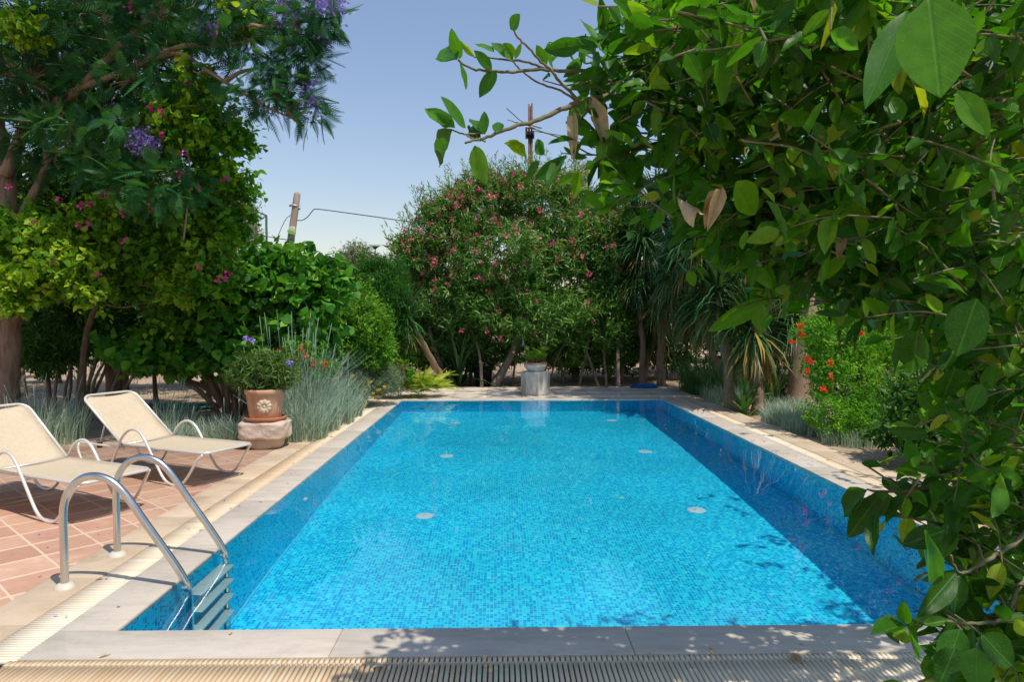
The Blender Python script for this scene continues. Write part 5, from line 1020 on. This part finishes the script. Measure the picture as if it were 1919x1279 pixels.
CB.tube(bez([np.array([4.75, 3.4, -.06]), np.array([4.72, 3.35, .7]), trunk_top], 6), np.linspace(.10, .075, 13), 12)
for e in [boughs[i][0][0] for i in (0, 7, 13, 14, 15, 17, 18, 19, 20)]: CB.tube(bez([trunk_top, trunk_top+(e-trunk_top)*.4+[0, 0, .25], e], 7), np.linspace(.05, .015, 15), 8)
# leaves set by hand on the free-hanging branches: base px, tip px, distance, width ratio, tint
hand = [((957, 55), (970, 28), 1.92, .75, .5), ((855, 112), (820, 70), 1.88, .62, .5), ((862, 110), (845, 60), 1.9, .45, .5), ((889, 106), (862, 80), 1.9, .3, .98), ((862, 118), (878, 162), 1.88, .45, .6), ((930, 132), (898, 176), 1.92, .5, .45), ((922, 131), (893, 96), 1.92, .5, .4),
    ((926, 98), (893, 75), 1.93, .5, .7), ((952, 110), (927, 72), 1.93, .5, .55), ((962, 110), (955, 86), 1.95, .35, .8), ((965, 110), (976, 82), 1.95, .35, .8), ((1025, 120), (1005, 88), 2.0, .6, .5), ((1028, 135), (1022, 155), 2.0, .5, .5),
    ((873, 240), (833, 182), 1.85, .72, .5), ((852, 240), (797, 195), 1.85, .33, .7), ((842, 238), (822, 215), 1.87, .6, .5), ((848, 243), (799, 306), 1.84, .45, .4), ((889, 273), (905, 340), 1.84, .5, .82), ((905, 250), (888, 215), 1.87, .6, .5), ((908, 252), (905, 210), 1.86, .5, .6), ((900, 258), (874, 232), 1.88, .5, .4), ((930, 250), (937, 222), 1.88, .5, .45), ((895, 258), (893, 243), 1.87, .6, .4),
    ((1090, 82), (1028, 95), 2.0, .5, .4), ((1115, 100), (1062, 70), 2.0, .4, .5), ((1125, 95), (1100, 28), 2.0, .3, .55), ((1130, 95), (1136, 2), 1.98, .28, .45), ((1120, 90), (1080, 62), 2.02, .5, .5), ((1140, 95), (1158, 45), 2.0, .4, .45), ((1150, 98), (1172, 72), 2.0, .6, .5),
    ((1150, 0), (1205, 30), 1.7, .6, .5), ((1170, 40), (1222, 62), 1.75, .8, .5), ((1230, 75), (1255, 15), 1.8, .5, .4), ((1085, 108), (1062, 155), 2.0, .4, .6), ((1130, 128), (1078, 165), 2.03, .5, .45), ((1140, 130), (1112, 172), 2.03, .45, .35), ((1090, 110), (1066, 145), 2.05, .5, .5), ((1170, 150), (1152, 185), 2.1, .5, .4),
    ((1105, 175), (1082, 168), 2.1, .7, .5), ((1108, 182), (1070, 215), 2.12, .6, .7), ((1105, 182), (1145, 258), 2.06, .28, 2.0), ((1075, 215), (1070, 262), 2.05, .3, 2.0), ((1180, 198), (1160, 220), 2.1, .7, .6), ((1060, 230), (1100, 225), 2.1, .5, .6),
    ((1072, 245), (1110, 232), 2.08, .6, .55), ((1130, 255), (1098, 262), 2.1, .5, .6), ((1145, 282), (1190, 295), 2.1, .6, .45), ((1100, 295), (1055, 285), 2.06, .35, .5), ((1060, 290), (1022, 330), 2.02, .35, .35), ((1050, 300), (1005, 332), 2.0, .4, .4), ((1020, 290), (1000, 262), 1.98, .6, .6), ((1010, 300), (985, 335), 1.98, .45, .4), ((1132, 300), (1140, 368), 2.05, .4, .85), ((1085, 318), (1078, 370), 2.0, .35, .8), ((1080, 325), (1045, 345), 2.0, .4, .8), ((1200, 310), (1146, 350), 2.05, .4, .35),
    ((1208, 312), (1150, 300), 2.1, .45, .55), ((1195, 250), (1155, 208), 2.15, .7, .4), ((1205, 240), (1228, 190), 2.15, .5, .4), ((980, 290), (973, 262), 2.0, .5, .95), ((985, 288), (962, 268), 2.0, .4, .95),
    ((1742, -5), (1762, 162), .82, .62, .72), ((1700, 20), (1630, 180), .95, .3, .45), ((1795, 170), (1850, 245), 1.0, .42, .75), ((1375, 15), (1390, 130), 1.5, .38, .88), ((1345, 90), (1368, 185), 1.5, .45, .6), ((1435, 60), (1405, 110), 1.7, .7, .4), ((1465, 0), (1440, 60), 1.4, .6, .4),
    ((1380, 340), (1418, 400), 1.6, .62, .85), ((1300, 350), (1318, 395), 1.8, .7, .45), ((1458, 220), (1532, 222), 1.6, .35, .6), ((1550, 280), (1560, 340), 1.6, .5, .82), ((1640, 300), (1720, 325), 1.6, .35, .9), ((1430, 570), (1418, 625), 2.1, .55, .75), ((1440, 560), (1335, 618), 2.2, .28, .75),
    ((1352, 354), (1340, 398), 1.62, .40, 2.0), ((1346, 356), (1322, 402), 1.66, .42, 2.0), ((1335, 368), (1320, 396), 1.64, .4, 2.0), ((1308, 396), (1304, 428), 1.64, .40, 2.0), ((1480, 220), (1460, 245), 1.7, .7, 2.0), ((1270, 55), (1255, 70), 2, .7, 2.0),
    ((1625, 920), (1557, 962), 1.62, .4, .35), ((1650, 925), (1592, 1008), 1.62, .4, .2), ((1665, 925), (1625, 965), 1.6, .6, .25), ((1640, 965), (1625, 1018), 1.6, .35, .2), ((1690, 930), (1655, 970), 1.6, .5, .2), ((1770, 995), (1695, 1020), 1.42, .55, .1), ((1740, 1000), (1762, 1080), 1.38, .6, .45), ((1790, 1075), (1742, 1148), 1.4, .35, .25), ((1800, 1080), (1790, 1140), 1.4, .45, .1), ((1810, 1080), (1850, 1150), 1.4, .6, .05),
    ((1695, 1172), (1650, 1162), 1.3, .35, .3), ((1697, 1170), (1692, 1140), 1.3, .4, .5), ((1693, 1178), (1686, 1212), 1.3, .7, .88), ((1700, 1175), (1748, 1225), 1.3, .5, .55), ((1705, 1172), (1728, 1150), 1.3, .5, .25), ((1730, 1170), (1775, 1160), 1.3, .4, .6), ((1800, 1180), (1770, 1250), 1.2, .6, .4), ((1790, 1215), (1765, 1279), 1.15, .6, .2), ((1830, 1215), (1830, 1290), 1.1, .7, .55), ((1840, 1190), (1905, 1245), 1.1, .8, .25), ((1680, 1172), (1655, 1180), 1.3, .25, .2), ((1815, 1030), (1840, 1078), 1.5, .5, .3), ((1900, 1165), (1925, 1190), 1.2, .8, .95),
    ((1830, 560), (1790, 660), 1.3, .75, .25), ((1720, 620), (1702, 700), 1.5, .6, .3), ((1790, 690), (1775, 750), 1.5, .8, .25), ((1840, 720), (1818, 770), 1.4, .6, .4), ((1880, 905), (1870, 965), 1.5, .5, .6), ((1850, 930), (1840, 975), 1.5, .6, .8)]
vd = lambda p: unit(np.array([0, 0, CAM_Z])-p)
for (b, t, Y, wr, tn) in hand:
    tl = rng.normal()*.10; A = at(b[0], b[1], Y); B = at(t[0], t[1], Y+tl*.5*1.0 if Y > 1.2 else Y-.03); d = B-A; L = np.linalg.norm(d)
    N = unit(vd(A)*(.9)+rng.normal(size=3)*(.35 if Y > 1.1 else .04)+[0, 0, .35]); LP.append((A, unit(d), N, L*1.08, L*wr*1.1, tn))
# leafy shoots filling the crown: (x0,y0,x1,y1, Ymin,Ymax, shoots)
zones = [(1180, -40, 1330, 120, 1.9, 3.0, 22), (1230, 40, 1500, 250, 1.7, 3.4, 85), (1330, -60, 1950, 120, 1.3, 3.4, 190), (1480, 80, 1950, 330, 1.4, 3.4, 210), (1200, 230, 1330, 400, 1.9, 3.0, 17), (1320, 230, 1480, 400, 1.9, 3.2, 52), (1090, 90, 1240, 200, 2.0, 2.8, 14), (1100, 210, 1230, 340, 2.0, 2.8, 10),
    (1320, 380, 1520, 480, 2.0, 3.2, 44), (1480, 320, 1950, 500, 1.5, 3.4, 210), (1420, 480, 1700, 560, 2.0, 3.3, 46), (1720, 480, 1950, 660, 1.5, 3.2, 125), (1640, 470, 1720, 560, 1.8, 3.0, 22), (1760, 640, 1950, 800, 1.5, 3.0, 60), (1820, 790, 1950, 900, 1.5, 2.8, 34), (1740, 900, 1950, 1000, 1.5, 2.2, 30), (1820, 1000, 1950, 1120, 1.4, 1.9, 20), (1790, 1130, 1950, 1290, 1.3, 1.6, 22), (1660, 890, 1720, 950, 1.6, 1.9, 3)]
def shoot(c, d, nl, Lc=.088):
    P = bez([c-d*.13, c+rng.normal(size=3)*.01, c+d*.11+[0, 0, -.015]], 4); CB.tube(P, np.linspace(.003, .0014, len(P)), 5); tn0 = rng.random()
    for j in range(nl):
        t = (j+.5)/nl; p = P[min(len(P)-1, int(t*len(P)))]; dd = unit(d*.55+unit(rng.normal(size=3))*.95+[0, 0, -.30]); L = Lc*rng.uniform(.55, 1.25)
        u = rng.random(); tn = 2.0 if u < .008 else np.clip(-.05+.6*tn0+.45*rng.random()+(.4 if u > .94 else 0), 0, 1)
        LP.append((p, dd, unit(np.array([0, 0, .8])+rng.normal(size=3)*.5), L, L*rng.uniform(.42, .60), tn))
for (x0, y0, x1, y1, Ya, Yb, ns) in zones:
    for i in range(int(ns*1.18)):
        Y = rng.uniform(Ya, Yb if x0 > 1470 else min(Yb, 2.5)); c = at(rng.uniform(x0, x1), rng.uniform(y0, y1), Y); d = unit(rng.normal(size=3)*[1, .9, .5]+[-.5, .1, -.12]); shoot(c, d, int(rng.integers(6, 10)), .074 if Y > 1.5 else .068)
# crown beyond the picture (it throws the shade on the near coping and the right of the pool)
lit = [at(x, y, Y) for x, y, Y in ((1740, 80, .85), (1110, 100, 2.0), (1180, 60, 2.0), (1250, 150, 2.1), (1150, 250, 2.1), (1300, 60, 2.0), (1240, 320, 2.1), (1350, 200, 2.0), (1400, 370, 1.7), (1330, 390, 1.6), (1480, 120, 1.9), (1560, 300, 1.9), (870, 180, 1.9), (1000, 150, 2))]
def shades(c):      # does this shoot stand between the sun and the sunlit sprays on the pool side?
    for p in lit:
        v = c-p; t = v@SUN
        if t > .1 and np.linalg.norm(v-SUN*t) < .30: return True
    return False
for i in range(560):
    c = np.array([rng.uniform(.7, 4.6), rng.uniform(-.9, 2.7), rng.uniform(2.35, 3.4)])
    if shades(c): continue
    pyx = c[2]-CAM_Z; 
    if c[1] > .3 and pyx/c[1] < .56 and c[0]/c[1] < .25: continue          # keep the open sky left of the branches
    shoot(c, unit(rng.normal(size=3)*[1, 1, .4]), 8, .10)
for i in range(240):
    c = np.array([rng.uniform(2.6, 5.4), rng.uniform(1.0, 6.0), rng.uniform(1.6, 3.4)]); 
    if c[1] > 3.2 and c[0] < 3.6: continue
    shoot(c, unit(rng.normal(size=3)*[1, 1, .4]), 8, .10)
CB.build('branches', noise_mat('citrus_bark', (.10, .11, .045), (.24, .19, .12), 25, .75, .3), ct, smooth=True)
A_ = [np.array([l[i] for l in LP]) for i in range(6)]; g = A_[5] < 1.5
leafmesh('foliage', T_CIT, A_[0][g], A_[1][g], A_[2][g], A_[3][g], A_[4][g], A_[5][g], L_CIT, ct, curl=rng.uniform(.3, 1.7, g.sum()), smooth=True)
g = ~g; leafmesh('dead_leaves', T_CIT, A_[0][g], A_[1][g], A_[2][g], A_[3][g], A_[4][g], rng.random(g.sum()), L_DED, ct, curl=rng.uniform(1.8, 4.2, g.sum()), smooth=True)

# ------------------------------------------------------------------ fallen leaves and petals
FLG = 'fallen leaves around the pool'
fall = [(1330, 1215, .045, 'dry leaf on the near coping in the shade right of the middle', L_DED), (700, 1252, .05, 'brown leaf across the slats of the near grate left of the middle', L_DED), (430, 1190, .03, 'tiny dry leaf on the near coping just right of the ladder', L_DED), (1485, 1225, .10, 'large curled brown leaf lying on the near grate to the right', L_DED), (590, 947, .035, 'small brown leaf on the left coping beyond the ladder', L_DED), (394, 952, .04, 'small dry leaf on the left grate', L_DED), (620, 819, .06, 'dry olive leaf on the coping near the flower pot', L_DED), (198, 957, .05, 'yellow leaf on the terracotta tiles between the ladder rails', L_FRN),
        (193, 1083, .04, 'brown leaf on the grate behind the near ladder rail', L_DED), (380, 994, .035, 'little dark leaf on the left coping edge', L_DED), (186, 1233, .06, 'brown leaf at the near left corner of the coping', L_DED), (1025, 1234, .035, 'tiny brown leaf in the middle of the near grate', L_DED), (1216, 1224, .04, 'upright brown leaf scrap right of the middle of the near grate', L_DED), (1503, 1210, .03, 'small red brown petal on the near coping right of the middle', L_DED), (1557, 862, .05, 'dry leaf on the right coping', L_DED), (628, 828, .03, 'tiny leaf beside the dry olive leaf', L_DED), (1651, 1279, .05, 'brown leaf on the near grate at the bottom edge', L_DED)]
for (x, y, L, lb, m_) in fall:
    p = gd(x, y, .006); a = rng.random()*6.28
    o = leafmesh('fallen_leaf', T_CIT, [p], [[math.cos(a), math.sin(a), .10]], [[.1, .1, 1.]], [L], [L*.5], [rng.random()], m_, None, curl=np.array([1.2]), smooth=True); tag(o, lb, 'fallen leaf', FLG)
for (x, y, lb) in ((1159, 934, 'yellow leaf floating on the water right of the middle'), (555, 908, 'small yellow leaf at the waterline beside the left coping')):
    p = gd(x, y, WZ+.003); o = leafmesh('floating_leaf', T_CIT, [p], [[1, .3, 0]], [[0, 0, 1.]], [.065], [.03], [.8], L_FRN, None, curl=np.array([.1])); tag(o, lb, 'fallen leaf', FLG)
n_ = 420; P = []
while len(P) < n_:
    u = rng.random()
    if u < .45: p = [XR+.02+abs(rng.normal())*.22, rng.uniform(7, 13.2), .006]
    elif u < .72: p = [rng.uniform(-1.5, 3.7), YF+.03+rng.random()*2.0, .010]
    elif u < .85: p = [rng.uniform(-6, -2.7), rng.uniform(4.5, 8), .006]
    else: p = [rng.uniform(-2.85, -1.95), rng.uniform(3.5, 12.5), .006]
    P.append(p)
P = np.array(P); L = .012+.02*rng.random(n_); D = unit(rng.normal(size=(n_, 3))*[1, 1, .15])
o = leafmesh('fallen_petals', T_LEAF, P, D, unit(rng.normal(size=(n_, 3))*.25+[0, 0, 1.]), L, L*.6, rng.random(n_), F_PUR, None); tag(o, kind='stuff')
n_ = 260; P = np.stack([rng.uniform(-6.5, 3.9, n_), rng.uniform(3.4, 15.4, n_), np.full(n_, .007)], 1); g = ~((P[:, 0] > XL-.02) & (P[:, 0] < XR+.02) & (P[:, 1] < YF+.02)); P = P[g]; n_ = len(P)
L = .015+.025*rng.random(n_); o = leafmesh('leaf_litter', T_LEAF, P, unit(rng.normal(size=(n_, 3))*[1, 1, .1]), unit(rng.normal(size=(n_, 3))*.25+[0, 0, 1.]), L, L*.5, rng.random(n_), L_DED, None); tag(o, kind='stuff')
n_ = 9000; P = np.stack([rng.uniform(-14, 12, n_), rng.uniform(8.4, 26, n_), np.full(n_, -.045)], 1); g = ~((P[:, 0] > -2.95) & (P[:, 0] < 4.0) & (P[:, 1] < 15.7)); P = P[g]; n_ = len(P)
L = .04+.05*rng.random(n_); o = leafmesh('garden_litter', T_LEAF, P, unit(rng.normal(size=(n_, 3))*[1, 1, .3]), unit(rng.normal(size=(n_, 3))*.4+[0, 0, 1.]), L, L*.4, rng.random(n_), L_DED, None); tag(o, kind='stuff')
